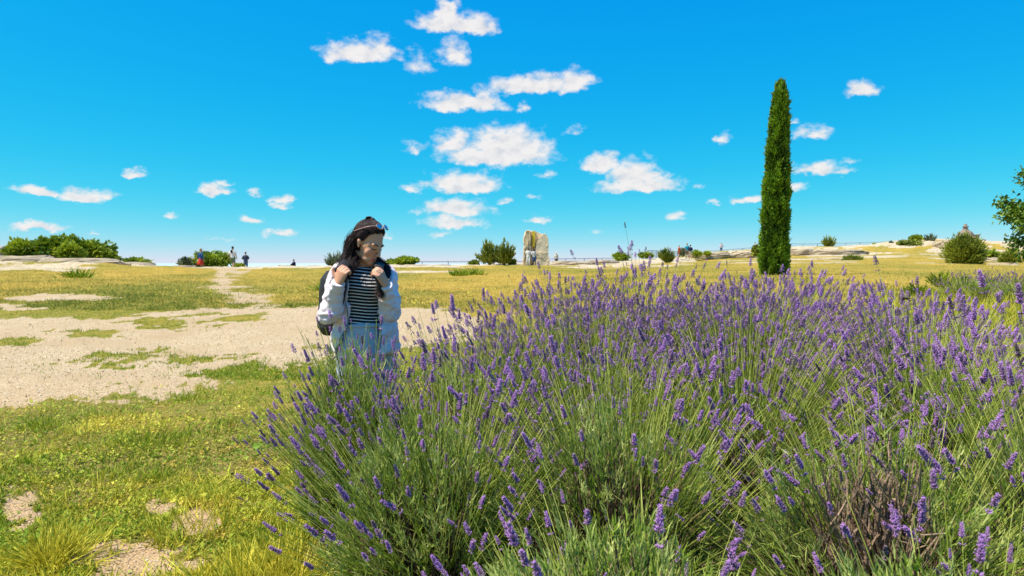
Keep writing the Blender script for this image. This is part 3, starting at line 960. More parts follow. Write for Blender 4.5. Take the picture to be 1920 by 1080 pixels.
grass_patch('tall_grass', 17000, 1650, 2450, 5.2, 11, .26, .006, .28, M_GRASS, lambda x, y, b, r, d: .9 + 0 * x, lambda d, n: .42 + rng.normal(0, .16, n), label='tall yellow green grass behind the right end of the lavender')
# yellow flowers in the meadow
x, y = field_points(2600, -60, 1150, 19, 52)
z = terrain_h(x, y)
k = (fbm2(x * .3, y * .3, 91, 3) > .52) & (bare_mask(x, y, z) < .2)
x, y, z = x[k], y[k], z[k]
v, f, t = scatter(WEED_V, WEED_F, upright(len(x), .6), np.stack([x, y, z + rng.uniform(.08, .16, len(x))], 1), np.full(len(x), .045), np.zeros(4), rng.random(len(x)))
o = mk('yellow_flowers', v, f, M_YEL, tint=t); o['kind'] = 'stuff'; o['label'] = 'yellow wild flowers dotted over the meadow'
# pebbles on the gravel
pv = np.array([(1, 0, .05), (.2, .8, -.05), (-.9, .25, .1), (-.3, -.75, 0), (.1, .05, .55), (0, 0, -.5)], float)
pf = [np.array([(0, 1, 4), (1, 2, 4), (2, 3, 4), (3, 0, 4), (1, 0, 5), (2, 1, 5), (3, 2, 5), (0, 3, 5)])]
x, y = field_points(44000, -480, 1000, 2.4, 19)
z = terrain_h(x, y)
k = (bare_mask(x, y, z) + (fbm2(x * 9, y * 9, 14, 2) - .5) * .8 > .5) & ~in_bed(x, y)
x, y, z = x[k], y[k], z[k]
n = len(x)
s = rng.lognormal(-5.5, .45, n) * (.8 + .09 * y)
v, f, t = scatter(pv, pf, upright(n, .4), np.stack([x, y, z + s * .15], 1), s, np.zeros(len(pv)), rng.random(n))
o = mk('pebbles', v, f, M_STONE, tint=t); o['kind'] = 'stuff'; o['label'] = 'loose pebbles on the pale gravel'

def tuft(name, label, u, y, n, h, w, spread, tilt, tintm, group=None, heads=0, cat='grass tuft'):
    p = on_ground(u, y)
    t = thing(name, label, cat, p, 0, group)
    x = rng.normal(0, spread, n); yy = rng.normal(0, spread, n)
    z = terrain_h(x + p.x, yy + p.y) - p.z
    D = np.stack([x / spread * tilt + rng.normal(0, .2, n), yy / spread * tilt + rng.normal(0, .2, n), np.ones(n)], 1)
    hh = h * rng.uniform(.45, 1.2, n)
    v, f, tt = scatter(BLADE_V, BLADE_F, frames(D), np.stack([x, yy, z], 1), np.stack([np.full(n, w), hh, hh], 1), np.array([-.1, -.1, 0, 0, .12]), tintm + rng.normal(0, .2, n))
    o = mk('blades', v, f, M_GRASS, t, tint=tt); o['kind'] = 'stuff'
    if heads:
        # feathery barley ears: short body with long bristles
        ii = rng.choice(n, heads)
        Dn = unit(D[ii] + rng.normal(0, .15, (heads, 3)))
        tip = np.stack([x[ii], yy[ii], z[ii]], 1) + Dn * hh[ii][:, None] * .85
        items, tn = [], []
        nb = 16
        q = np.repeat(np.arange(heads), nb)
        s = rng.random(len(q))
        bd = unit(Dn[q] + unit(rng.normal(size=(len(q), 3))) * .28)
        a = tip[q] + Dn[q] * (s * .035)[:, None]
        bl = rng.uniform(.025, .05, len(q))
        v2, f2, t2 = scatter(BLADE_V * np.array([1, .3, 1]), BLADE_F, frames(bd), a, np.stack([np.full(len(q), .0028), bl, bl], 1), np.array([0, 0, .05, .05, .15]), .62 + rng.normal(0, .15, len(q)))
        st = np.stack([np.stack([x[ii], yy[ii], z[ii]], 1), tip, tip + Dn * .03], 1)
        v3, f3 = stems(st, np.tile([.0012, .001, .0025], (heads, 1)))
        V_, F_ = cat_arrays([(v2, f2), (v3, f3)])
        o = mk('seed_heads', V_, F_, M_GRASS, t, tint=np.concatenate([t2, np.full(len(v3), .45)])); o['kind'] = 'stuff'
    return t

tuft('barley_tuft', 'bushy yellow tuft of wild barley in the bottom left corner', 85, 3.15, 420, .17, .006, .065, .75, .80, heads=110)
tuft('grass_tuft', 'dark green grass tuft at the left edge below the gravel', 72, 5.7, 240, .11, .005, .10, .5, .10)
tuft('grass_tuft', 'wide low dark green tuft in the middle of the yellow weeds', 262, 5.25, 420, .10, .005, .16, .5, .12)
tuft('grass_tuft', 'small dark tuft nearest the centre of the weeds', 288, 4.45, 170, .09, .004, .05, .6, .08)
tuft('grass_tuft', 'grey green tuft at the upper edge of the weeds by the gravel', 340, 6.9, 220, .10, .005, .12, .5, .18)
tuft('barley_tuft', 'loose barley stalks beside the worn sand, left of the lavender', 352, 3.55, 110, .16, .004, .14, .5, .8, heads=34)
tuft('barley_tuft', 'pale barley stalks at the bottom edge close to the lavender', 470, 2.85, 220, .19, .005, .12, .5, .75, heads=46)
tuft('barley_tuft', 'few barley stalks near the left edge above the yellow tuft', 175, 4.1, 80, .15, .004, .12, .5, .8, heads=30)
tuft('barley_tuft', 'bleached barley stalks against the lower left lavender stems', 545, 2.9, 150, .20, .005, .09, .5, .85, heads=36)
tuft('barley_tuft', 'barley stalks in the weeds halfway to the lavender', 430, 3.7, 110, .14, .004, .15, .5, .75, heads=28)
tuft('grass_tuft', 'fresh green grass clump at the very bottom beside the lavender', 395, 2.75, 260, .14, .005, .08, .6, .22, heads=12)
for u, y, tm, lb in ((150, 33, -.05, 'rounded green tuft in the left meadow beside the sandy strip'), (620, 27, .0, 'green tuft in the meadow behind the white jacket'), (862, 40, -.08, 'small dark green bush in the golden meadow, left of two'), (888, 41, -.02, 'low green bush in the golden meadow, right of two')):
    tuft('meadow_tuft', lb, u, y, 130, .45, .06, .28, .5, tm)

# ---------------------------------------------------------------- shrubs and trees
M_BROAD = mat('broad_leaves', (.08, .15, .006), (.40, .46, .025), rough=.55, scale=.9, amt=.5, trans=.25)
M_EDGE = mat('dark_leaves', (.055, .12, .008), (.28, .38, .03), rough=.5, scale=2.0, amt=.6, trans=.2)
M_PINE = mat('pine_needles', (.07, .11, .010), (.34, .36, .035), rough=.6, scale=.9, amt=.5, trans=.15)
M_GREY = mat('grey_leaves', (.08, .11, .05), (.25, .28, .15), rough=.7, scale=.9, amt=.5, trans=.15)
M_CYP = mat('cypress_scales', (.020, .058, .004), (.19, .33, .016), rough=.65, scale=1.6, amt=.45, trans=.12)
M_BARK = mat('bark', (.07, .05, .035), (.19, .14, .10), rough=.95, scale=9, amt=.9, bump=.6, bscale=30)
TRI_V = np.array([(-.5, 0, 0), (.5, 0, 0), (.42, .10, .6), (-.42, .10, .6), (0, -.05, 1.1)], float)
TRI_F = [np.array([(0, 1, 2, 3)]), np.array([(3, 2, 4)])]

def shrub(name, label, u, y, wpx, hpx, m, n=1500, leaf=.14, kind='round', group=None, base=None, cat='shrub', seed=0, sink=.15, dxy=None, lobes=7):
    """shrub of wpx x hpx photo pixels standing at photo column u, distance y"""
    p = on_ground(u, y)
    if base is not None:
        p.z = CAMZ - (base - HOR) / F * y
    W, H = wpx / F * y * .5, hpx / F * y
    t = thing(name, label, cat, p, 0, group)
    g = np.random.default_rng(500 + seed + int(u))
    # lobes: a few overlapping clumps of different size
    C, Rr = [], []
    for i in range(lobes):
        a = g.uniform(0, 2 * math.pi); q = math.sqrt(g.random()) * .62
        hz = g.uniform(.30, .66) * (1 - .45 * q)
        C.append((W * q * math.cos(a), W * .8 * q * math.sin(a), H * hz)); Rr.append((W * g.uniform(.34, .52), W * g.uniform(.34, .52), H * g.uniform(.26, .40)))
    C, Rr = np.array(C), np.array(Rr)
    if kind == 'pine':                                    # needle sprays along branches that fan out from the foot
        nb = 16 + lobes * 6 if lobes < 10 else 130
        th = np.arccos(1 - g.random(nb) * (.62 if lobes < 10 else .92)); ph = g.uniform(0, 2 * math.pi, nb)
        bd = np.stack([np.sin(th) * np.cos(ph), np.sin(th) * np.sin(ph), np.cos(th)], 1)
        lenb = g.uniform(.62, 1.05, nb) if lobes < 10 else g.uniform(.85, 1.04, nb)
        tips = bd * np.array([W * 1.12, W * 1.0, H]) * lenb[:, None]
        i = g.integers(0, nb, n)
        k = g.random(n) ** .6 * .82 + .18
        curve = np.array([0, 0, -.10 * H]) * (k * (1 - k) * 4)[:, None]
        P = tips[i] * k[:, None] + curve + g.normal(0, 1, (n, 3)) * np.array([W, W, H]) * .075 * (1.15 - k)[:, None]
        if lobes >= 10:                                   # close round bush
            dd = unit(g.normal(size=(n, 3)))
            lump = .62 + .62 * fbm3(dd * 3.3 + seed, 37, 3) + .25 * (g.random(n) < .06)
            P = dd * np.array([W, W, H * .54]) * (g.random(n) ** .28 * lump)[:, None] + np.array([0, 0, H * .5])
            tips[i] = 0
            tips = P.copy() - np.array([0, 0, H * .25]); i = np.arange(n)
    else:
        i = g.integers(0, lobes, n)
        d = unit(g.normal(size=(n, 3)))
        rad_ = g.random(n) ** .33 * (1 + .25 * (g.random(n) < .12))
        P = C[i] + d * Rr[i] * rad_[:, None]
    ok = P[:, 2] > .02 * H
    P, i = P[ok], i[ok]
    n = len(P)
    cen = np.array([0, 0, H * .35])
    out = unit(P - cen)
    if kind == 'pine':
        D = unit(unit(tips[i]) + np.array([0, 0, .3]) + g.normal(0, .3, (n, 3)))
        s = np.stack([leaf * .28 * np.ones(n), leaf * np.ones(n), leaf * g.uniform(.7, 1.6, n)], 1)
    else:
        D = unit(out + np.array([0, 0, .3]) + g.normal(0, .55, (n, 3)))
        s = np.stack([leaf * g.uniform(.5, .9, n)] * 2 + [leaf * g.uniform(.7, 1.2, n)], 1)
    cl = fbm3(P / (leaf * 4.5) + seed, 33, 2)
    tt = (cl - .5) * 1.6 + .50 + g.normal(0, .12, n)
    v, f, tn = scatter(TRI_V, TRI_F, frames(D), P, s, np.array([-.1, -.1, 0, 0, .12]), tt)
    o = mk('crown', v, f, m, t, tint=tn)
    o['kind'] = 'stuff'
    # trunks and limbs
    items = [tube([(0, 0, -sink), (C[j][0] * .3, C[j][1] * .3, H * .2), tuple(C[j])], (.05 * H, .035 * H, .012 * H), ns=6, n=2) for j in range(min(4, lobes))]
    v, f = cat_arrays(items)
    mk('trunk', v, f, M_BARK, t, sm=True)
    return t

BR = [  # the bright green bushes at the left rim
    ('round bright green shrub, tallest of the clump on the left rim', 165, 55, 104, 50, 484, 2600), ('bright green shrub second from the left in the rim clump', 105, 54, 92, 50, 482, 2300),
    ('paler shrub at the left end of the rim clump beside the roof', 42, 54, 88, 38, 480, 1900), ('low dark shrub between the taller ones of the rim clump', 132, 52.5, 60, 34, 484, 900),
    ('small sloping shrub at the right end of the rim clump', 206, 56, 44, 26, 492, 900)]
for i, (lb, u, y, w, h, bv, n) in enumerate(BR):
    shrub('broadleaf_shrub', lb, u, y, w, h, M_BROAD, n, .30, base=bv + 4, seed=i)
shrub('broadleaf_shrub', 'low round green shrub alone right of the rim clump', 258, 57, 64, 19, M_BROAD, 800, .22, base=500, seed=11)
shrub('broadleaf_shrub', 'wide green shrub behind the visitor in the red skirt', 398, 62, 78, 38, M_BROAD, 2200, .26, base=503, seed=12)
shrub('broadleaf_shrub', 'low pale shrub left of the bush behind the red skirt', 352, 62, 42, 24, M_GREY, 800, .24, base=503, seed=13)
shrub('broadleaf_shrub', 'small yellow green shrub at the feet of the two walkers', 447, 61, 26, 13, M_BROAD, 380, .20, base=506, seed=14)
shrub('grey_shrub', 'grey green feathery shrub directly behind the woman', 628, 66, 44, 28, M_GREY, 900, .28, kind='pine', base=501, seed=15)
shrub('broadleaf_shrub', 'bright green shrub right of the woman on the rim', 752, 66, 72, 20, M_BROAD, 1500, .24, base=498, seed=16)
shrub('broadleaf_shrub', 'small dark shrub left of the forked pine', 891, 66, 24, 11, M_BROAD, 400, .22, base=498, seed=17)
shrub('broadleaf_shrub', 'small dark shrub right of the forked pine', 960, 66, 16, 12, M_BROAD, 260, .22, base=496, seed=18)
shrub('pine_bush', 'young pine left of the carved stone, left half of its fork', 918, 66, 46, 42, M_PINE, 1500, .34, kind='pine', base=496, seed=19, cat='pine')
shrub('pine_bush', 'young pine left of the carved stone, taller right half of its fork', 945, 65, 42, 46, M_PINE, 1500, .34, kind='pine', base=496, seed=20, cat='pine')
shrub('pine_bush', 'spiky green bush between the lavender tops and the orange shirt', 1250, 76, 34, 28, M_PINE, 1000, .34, kind='pine', base=493, seed=21, cat='pine')
shrub('broadleaf_shrub', 'dark shrub behind the tallest lavender heads', 1162, 80, 34, 18, M_BROAD, 600, .26, base=489, seed=22)
shrub('broadleaf_shrub', 'low olive shrub left of the spiky green bush', 1209, 84, 28, 12, M_BROAD, 460, .26, base=483, seed=23)
shrub('broadleaf_shrub', 'thin dark shrub beside the orange shirt', 1279, 92, 12, 18, M_GREY, 300, .24, base=480, seed=24)
shrub('broadleaf_shrub', 'green shrub right of the couple on the hill', 1306, 95, 18, 11, M_BROAD, 300, .28, base=480, seed=25)
shrub('broadleaf_shrub', 'low yellow green shrub furthest right behind the couple', 1323, 97, 18, 8, M_BROAD, 280, .28, base=478, seed=26)
shrub('broadleaf_shrub', 'olive shrub touching the left side of the cypress', 1420, 100, 20, 24, M_PINE, 600, .34, base=479, seed=27)
shrub('pine_bush', 'small lone pine on the skyline right of the cypress', 1553, 122, 28, 19, M_PINE, 800, .40, kind='pine', base=463, seed=28, cat='pine')
shrub('broadleaf_shrub', 'low dome shaped bush on the bare slope right of the cypress', 1598, 62, 38, 17, M_PINE, 1800, .16, kind='pine', base=497, seed=29, lobes=11)
shrub('broadleaf_shrub', 'green shrub on the crest, left of the stone dome', 1719, 118, 28, 14, M_BROAD, 700, .34, base=453, seed=30)
shrub('grey_shrub', 'grey thorny shrub on the crest nearest the stone dome', 1742, 119, 24, 16, M_GREY, 600, .34, kind='pine', base=455, seed=31)
shrub('broadleaf_shrub', 'spreading low olive scrub below the crest shrubs', 1706, 112, 56, 14, M_PINE, 900, .32, base=462, seed=32)
shrub('broadleaf_shrub', 'tiny round shrub on the crest near the fence end', 1637, 122, 9, 7, M_BROAD, 120, .30, base=463, seed=33)
shrub('broadleaf_shrub', 'tiny reddish shrub on the crest between fence and scrub', 1669, 121, 9, 8, M_GREY, 120, .30, base=460, seed=34)
shrub('pine_bush', 'large round bright pine bush in front of the stone dome', 1807, 50, 64, 60, M_PINE, 9000, .22, kind='pine', base=505, seed=35, cat='pine', lobes=11)
shrub('broadleaf_shrub', 'yellow green shrub under the overhanging branch at the right edge', 1892, 55, 34, 30, M_PINE, 1800, .2, kind='pine', base=502, seed=36, lobes=11)
shrub('broadleaf_shrub', 'low shrub right behind the round pine bush', 1852, 62, 44, 16, M_BROAD, 700, .26, base=484, seed=37)
shrub('broadleaf_shrub', 'upright leafy weed beyond the lavender below the round pine', 1768, 14, 54, 30, M_BROAD, 1500, .055, kind='pine', base=540, seed=38, cat='weed')
shrub('broadleaf_shrub', 'small leafy weed right of the leafy weed beyond the lavender', 1806, 13, 30, 26, M_BROAD, 900, .055, kind='pine', base=545, seed=39, cat='weed')
shrub('broadleaf_shrub', 'low leafy weed patch just beyond the tall lavender heads', 1722, 12, 60, 24, M_BROAD, 1800, .04, kind='pine', base=556, seed=40, cat='weed')

# the tall clipped cypress
def cypress(label, u, y):
    p = on_ground(u, y)
    t = thing('cypress_tree', label, 'cypress', p)
    px = y / F
    top, bot = (HOR - 159) * px + CAMZ - p.z, 0.0
    H = top
    hz = np.array([0, .04, .2, .45, .7, .85, .93, .975, 1.0])
    hw = np.array([26, 28.5, 28, 25, 20.5, 16, 12.5, 10.5, 5]) * px
    lx = np.array([0, 0, .5, 2, 4.5, 6.5, 7.5, 8, 7.5]) * px
    n = 24000
    k = rng.random(n) ** .95
    ph = rng.random(n) * 2 * math.pi
    z = k * H
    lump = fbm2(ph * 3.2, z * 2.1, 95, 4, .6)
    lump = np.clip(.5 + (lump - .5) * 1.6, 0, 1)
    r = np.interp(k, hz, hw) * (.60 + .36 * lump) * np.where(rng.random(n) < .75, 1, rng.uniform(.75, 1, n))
    P = np.stack([r * np.cos(ph) + np.interp(k, hz, lx), r * np.sin(ph), z], 1)
    D = unit(np.stack([np.cos(ph) * .75, np.sin(ph) * .75, np.full(n, .75)], 1) + rng.normal(0, .35, (n, 3)))
    top_m = k > .95
    D[top_m] = unit(D[top_m] * .3 + np.array([0, 0, 1]))
    s = np.stack([rng.uniform(.04, .075, n), np.full(n, .1), rng.uniform(.07, .16, n) * np.where(rng.random(n) < .05, 1.9, 1)], 1)
    tt = (lump - .5) * 1.7 + .52 + rng.normal(0, .16, n)  # hollows between lumps tinted darker: crevice shade painted into the foliage
    v, f, tn = scatter(TRI_V, TRI_F, frames(D), P, s, np.array([-.15, -.15, 0, 0, .15]), tt)
    o = mk('crown', v, f, M_CYP, t, tint=tn); o['kind'] = 'stuff'
    core = []
    for a, b_, c_ in zip(hz, hw, lx):
        core.append((a * H * .985, b_ * .58, c_))
    prof = [(b_, a) for a, b_, c_ in core]
    v, f = lathe([(0.01, 0)] + prof + [(0.005, H * .99)], 16)
    v[:, 0] += np.interp(v[:, 2] / H, hz, lx)
    mk('inner_foliage', v, f, M_CYP, t, sm=True, tint=np.full(len(v), -.1))
    v, f = tube([(0, 0, -.4), (0, 0, .5), (lx[-1] * .8, 0, H * .8)], (.16, .12, .03), ns=8)
    mk('trunk', v, f, M_BARK, t, sm=True)
    return t
cypress('tall narrow clipped cypress with a blunt top standing behind the lavender', 1451, 28)

# the tree reaching in at the right edge
def edge_tree(label, u, y):
    p = on_ground(u, y)
    t = thing('broadleaf_tree', label, 'tree', p)
    px = y / F
    z_ = lambda v: CAMZ - (v - HOR) * px - p.z
    x_ = lambda uu: (uu - u) * px
    mk('trunk', *tube([(0, 0, -.3), (.03, 0, .8), (-.05, .05, z_(470)), (.05, .1, z_(330))], (.10, .085, .06, .03), ns=9), M_BARK, t, sm=True)
    ends = []
    for (uu, vv, dy) in ((1893, 398, 0), (1904, 374, .25), (1900, 425, -.2), (1908, 452, .1), (1918, 472, -.1), (1926, 326, .1), (1930, 400, .4), (1955, 366, -.3), (1962, 430, .3), (1990, 330, 0), (2040, 310, .2), (2080, 350, -.3), (2110, 410, .2), (2060, 460, -.2), (1985, 490, .3), (2020, 400, -.5), (1932, 545, -.35), (1960, 530, -.2), (1944, 474, .2), (1912, 405, .0), (1925, 430, -.1), (1920, 385, .1)):
        ends.append((x_(uu), dy, z_(vv)))
    ends = np.array(ends)
    lim = []
    for e in ends:
        j = np.array((.0, .03, z_(500) + rng.uniform(-.1, .5)))
        m1 = j * .5 + e * .5 + np.array([0, 0, .10])
        lim.append(tube([j, m1, e], (.030, .016, .004), ns=5, n=3))
    v, f = cat_arrays(lim)
    o = mk('limbs', v, f, M_BARK, t, sm=True); o['kind'] = 'stuff'
    # leaves in hanging sprays round the limb ends
    n = 5200
    i = rng.integers(0, len(ends), n)
    k = rng.random(n)
    P = ends[i] + rng.normal(0, .058, (n, 3)) * np.array([1, 1, .8]) + (np.array([0, 0, z_(440)]) - ends[i]) * (k ** 2 * .35)[:, None]
    LV = np.array([(0, 0, 0), (.26, .05, .35), (.0, .0, 1.0), (-.26, .05, .35), (0, -.03, .4)], float)
    LF = [np.array([(0, 1, 4), (1, 2, 4), (2, 3, 4), (3, 0, 4)])]
    D = unit(np.stack([rng.normal(-.2, .6, n), rng.normal(0, .6, n), rng.normal(-.5, .45, n)], 1))
    s = rng.uniform(.04, .075, n)
    v, f, tn = scatter(LV, LF, frames(D), P, s, np.array([0, .05, .1, .05, -.1]), .25 + rng.normal(0, .25, n))
    o = mk('crown', v, f, M_EDGE, t, tint=tn); o['kind'] = 'stuff'
edge_tree('broadleaf tree whose leafy branches reach in at the right edge', 2030, 8.5)

# second row of lavender beyond the grass, faded
G2 = 'faded lavender bushes of the row beyond'
for i, (u, y, lb) in enumerate(((1812, 12.5, 'faded lavender bush of the far row, nearest to the cypress'), (1868, 11.8, 'faded lavender bush in the middle of the far row'), (1925, 11.0, 'faded lavender bush of the far row cut by the right edge'), (1850, 14.5, 'faded lavender bush of the far row, behind the others'), (1915, 14.0, 'faded lavender bush behind the right edge one'))):
    p = on_ground(u, y)
    lavender(lb, p.x, p.y, .55, .30, 300, 260, .20, flower=.42, parts=0, leafy=16, group=G2, dull=.30, thin=1.6)
# ---------------------------------------------------------------- rocks, stone works, fences
M_ROCK = mat('limestone', (.38, .30, .20), (.64, .55, .40), rough=.92, scale=1.2, amt=.9, bump=.8, bscale=6, spec=.2, detail=8)
M_CARVED = mat('carved_stone', (.68, .54, .36), (.84, .71, .51), rough=.9, scale=2.5, amt=.6, bump=.35, bscale=8, spec=.2)
M_CARVED_R = mat('rough_stone', (.58, .44, .27), (.82, .68, .47), rough=.95, scale=3, amt=.9, bump=1.0, bscale=5, spec=.2)
M_GOLD = mat('yellow_paint', (.72, .52, .02), (.80, .60, .03), rough=.5, scale=3, amt=.3)
M_GREYSTONE = mat('weathered_stone', (.22, .17, .13), (.44, .36, .27), rough=.95, scale=2.5, amt=1.0, bump=.6, bscale=7)
M_METAL = mat('fence_metal', (.20, .26, .30), (.28, .34, .38), rough=.5, scale=3, amt=.3, metal=.3)
M_POSTW = mat('grey_wood', (.20, .17, .13), (.40, .34, .27), rough=.9, scale=8, amt=.8)
M_ROOF = mat('roof_tiles', (.30, .26, .23), (.46, .41, .37), rough=.9, scale=3, amt=.8)

def slab(u, y, wpx, hpx, dm, base, seed):
    """weathered limestone ledge with broken layers"""
    p = on_ground(u, y); p.z = CAMZ - (base - HOR) / F * y
    W, H = wpx / F * y * .5, hpx / F * y
    g = np.random.default_rng(seed)
    n, lay = 26, 5
    V = []
    ph = np.linspace(0, 2 * math.pi, n, endpoint=False)
    for j in range(lay * 2):
        k = (j + 1) // 2 / lay
        rr = (1 - .30 * k ** 1.5) * (.86 + .3 * fbm2(np.cos(ph) * 2.2 + seed, np.sin(ph) * 2.2 + k * 3, seed, 3)) * (1.0 if j % 2 else .94)
        V += [(W * r * math.cos(a), dm * r * math.sin(a), H * k + g.normal(0, .01) * H) for r, a in zip(rr, ph)]
    V.append((0, 0, H * .98)); V.append((0, 0, -.3))
    q = [(j * n + i, j * n + (i + 1) % n, (j + 1) * n + (i + 1) % n, (j + 1) * n + i) for j in range(lay * 2 - 1) for i in range(n)]
    e = (lay * 2 - 1) * n
    t = [(e + i, e + (i + 1) % n, len(V) - 2) for i in range(n)] + [((i + 1) % n, i, len(V) - 1) for i in range(n)]
    V = np.array(V); V[:n, 2] -= .3
    V[:, 2] += (fbm2(V[:, 0] * 1.5 + seed, V[:, 1] * 1.5, seed, 3) - .5) * H * .5
    o = mk('rock_ledge', V, [np.array(q), np.array(t)], M_ROCK, loc=p)
    o['kind'] = 'structure'
    return o
for i, a in enumerate(((40, 51, 150, 14, 1.3, 494), (150, 50.5, 190, 12, 1.2, 497), (235, 52, 130, 8, 1.1, 500), (-60, 51, 120, 16, 1.3, 494), (345, 57, 60, 7, .9, 505), (415, 58, 50, 6, .8, 506), (535, 62, 34, 8, .7, 505), (500, 60, 70, 5, .8, 505), (600, 61, 60, 5, .8, 503), (690, 62, 90, 5, 1, 501), (800, 62, 110, 5, 1, 501),
                       (1075, 68, 100, 7, 1.2, 497), (1130, 72, 70, 6, 1.2, 494), (1330, 100, 90, 9, 3, 482), (1400, 105, 70, 8, 3, 480), (1500, 100, 60, 7, 3, 474), (1570, 95, 110, 7, 3, 475), (1770, 110, 40, 10, 2, 462), (1650, 80, 90, 6, 2.5, 488), (1860, 60, 60, 8, 1.5, 492), (1880, 48, 60, 7, 1.2, 500), (1560, 70, 100, 5, 2.5, 489))):
    slab(*a, seed=300 + i)

# carved white monument with a yellow strip
def monument():
    y = 64.0
    p = on_ground(1003, y); p.z = CAMZ - (499.5 - HOR) / F * y
    px = y / F
    t = thing('stone_monument', 'tall carved white stone with a yellow strip set in its cleft', 'monument', p)
    X = lambda u: (u - 1003) * px
    Zz = lambda v: (499.5 - v) * px
    def prism(poly, y0, y1, m, name, seed, rough, sub=7, ytop=None, tint=0.0):
        """upright block: outline in x/z, depth y0..y1, broken faces by noise"""
        poly = np.array([(X(a), Zz(b)) for a, b in poly])
        n = len(poly)
        dens = []
        for i in range(n):
            a, b = poly[i], poly[(i + 1) % n]
            k = max(1, int(np.linalg.norm(b - a) / .16))
            dens += [a + (b - a) * j / k for j in range(k)]
        dens = np.array(dens); n = len(dens)
        V, q = [], []
        c = dens.mean(0)
        lev = list(np.linspace(0, 1, sub))
        for j, l in enumerate(lev):
            sh = 1.0 if 0 < j < sub - 1 else .985
            for d in dens:
                V.append(((d[0] - c[0]) * sh + c[0], y0 + (y1 - y0) * l, (d[1] - c[1]) * sh + c[1]))
        for j in range(sub - 1):
            q += [(j * n + i, (j + 1) * n + i, (j + 1) * n + (i + 1) % n, j * n + (i + 1) % n) for i in range(n)]
        # front and back faces as rings shrinking to the middle
        tri = []
        for base, yy, flip in ((0, y0, False), ((sub - 1) * n, y1, True)):
            prev = base
            for r in (.8, .55, .28):
                s0 = len(V)
                for d in dens:
                    V.append(((d[0] - c[0]) * r + c[0], yy, (d[1] - c[1]) * r + c[1]))
                for i in range(n):
                    f = (prev + i, prev + (i + 1) % n, s0 + (i + 1) % n, s0 + i)
                    q.append(f[::-1] if flip else f)
                prev = s0
            V.append((c[0], yy, c[1]))
            for i in range(n):
                f = (prev + i, prev + (i + 1) % n, len(V) - 1)
                tri.append(f[::-1] if flip else f)
        V = np.array(V)
        P = V.copy()
        N_ = vnormals(V, [np.array(q), np.array(tri)])
        a = fbm3(P * 2.2 + seed, seed, 3) - .5
        b = fbm3(P * 6 + seed, seed + 9, 2) - .5
        V = V + N_ * (a * rough + b * rough * .6)[:, None]
        return mk(name, V, [np.array(q), np.array(tri)], m, t, tint=np.full(len(V), tint))
    prism([(980, 500), (982, 470), (982, 446), (986, 433), (993, 432), (995, 446), (994, 470), (993, 500)], -.75, .6, M_CARVED_R, 'rough_pillar', 5, .22)
    prism([(992, 500), (992, 434), (1003, 433), (1011, 437), (1019, 439), (1021, 470), (1020, 500)], -.2, .7, M_CARVED, 'cleft_wall', 6, .10, tint=-.1)
    prism([(1003, 475), (1006, 456), (1013, 444), (1022, 438), (1027, 447), (1028, 460), (1027, 476)], -.8, .6, M_CARVED, 'upper_block', 7, .06, tint=.3)
    prism([(1001, 500), (1003, 473), (1027, 474), (1030, 490), (1028, 500)], -.95, .7, M_CARVED, 'lower_block', 8, .09, tint=-.1)
    mk('yellow_strip', *box((X(1000.3), -.36, (Zz(434) + Zz(463)) / 2), (2.4 * px, .13, (Zz(434) - Zz(463)) / 2)), M_GOLD, t)
    return t
monument()

# little domed stone building on the crest
def dome_building():
    y = 128.0
    p = on_ground(1808, y); p.z = CAMZ - (462 - HOR) / F * y
    px = y / F
    t = thing('domed_chapel', 'small grey stone dome with a finial rising behind the round pine', 'building', p)
    r = 15 * px
    prof = [(r, 0), (r, 14 * px), (r * 1.05, 14.4 * px), (r * 1.05, 16 * px)] + [(r * math.cos(a), 16 * px + 15 * px * math.sin(a)) for a in np.linspace(0.05, 1.45, 9)]
    mk('wall', *lathe(prof[:4], 24), M_GREYSTONE, t)
    mk('dome', *lathe(prof[3:] + [(.02, 31 * px)], 24), M_GREYSTONE, t, sm=True)
    mk('finial', *lathe([(5.6 * px, 29 * px), (5.8 * px, 31.5 * px), (4.0 * px, 32.4 * px), (3.6 * px, 35.5 * px), (5.6 * px, 36 * px), (5.6 * px, 37.4 * px), (2.2 * px, 38 * px), (3.2 * px, 40 * px), (1.4 * px, 42 * px), (.01, 42.5 * px)], 14), M_GREYSTONE, t, sm=True)
    mk('buttress', *cat_arrays([box((13.5 * px, -12 * px, 10 * px), (2.6 * px, 2.6 * px, 10.5 * px)), box((13.5 * px, -12 * px, 21 * px), (3.2 * px, 3.2 * px, .7 * px))]), M_GREYSTONE, t)
dome_building()

def far_house():
    y = 95.0
    p = on_ground(-10, y); p.z = CAMZ - (490 - HOR) / F * y
    px = y / F
    t = thing('house', 'grey roofed house mostly cut by the left edge behind the shrubs', 'house', p)
    mk('wall', *box((0, 0, 8 * px), (19 * px, 2.0, 8 * px)), M_GREYSTONE, t)
    w, e, rg = 20 * px, 16 * px, 29 * px
    V = np.array([(-w, -2.2, e), (w, -2.2, e), (w, 2.2, e), (-w, 2.2, e), (-w, 0, rg), (w, 0, rg)])
    mk('roof', V, [np.array([(0, 1, 5, 4), (2, 3, 4, 5), (3, 2, 1, 0)]), np.array([(1, 2, 5), (3, 0, 4)])], M_ROOF, t)
far_house()

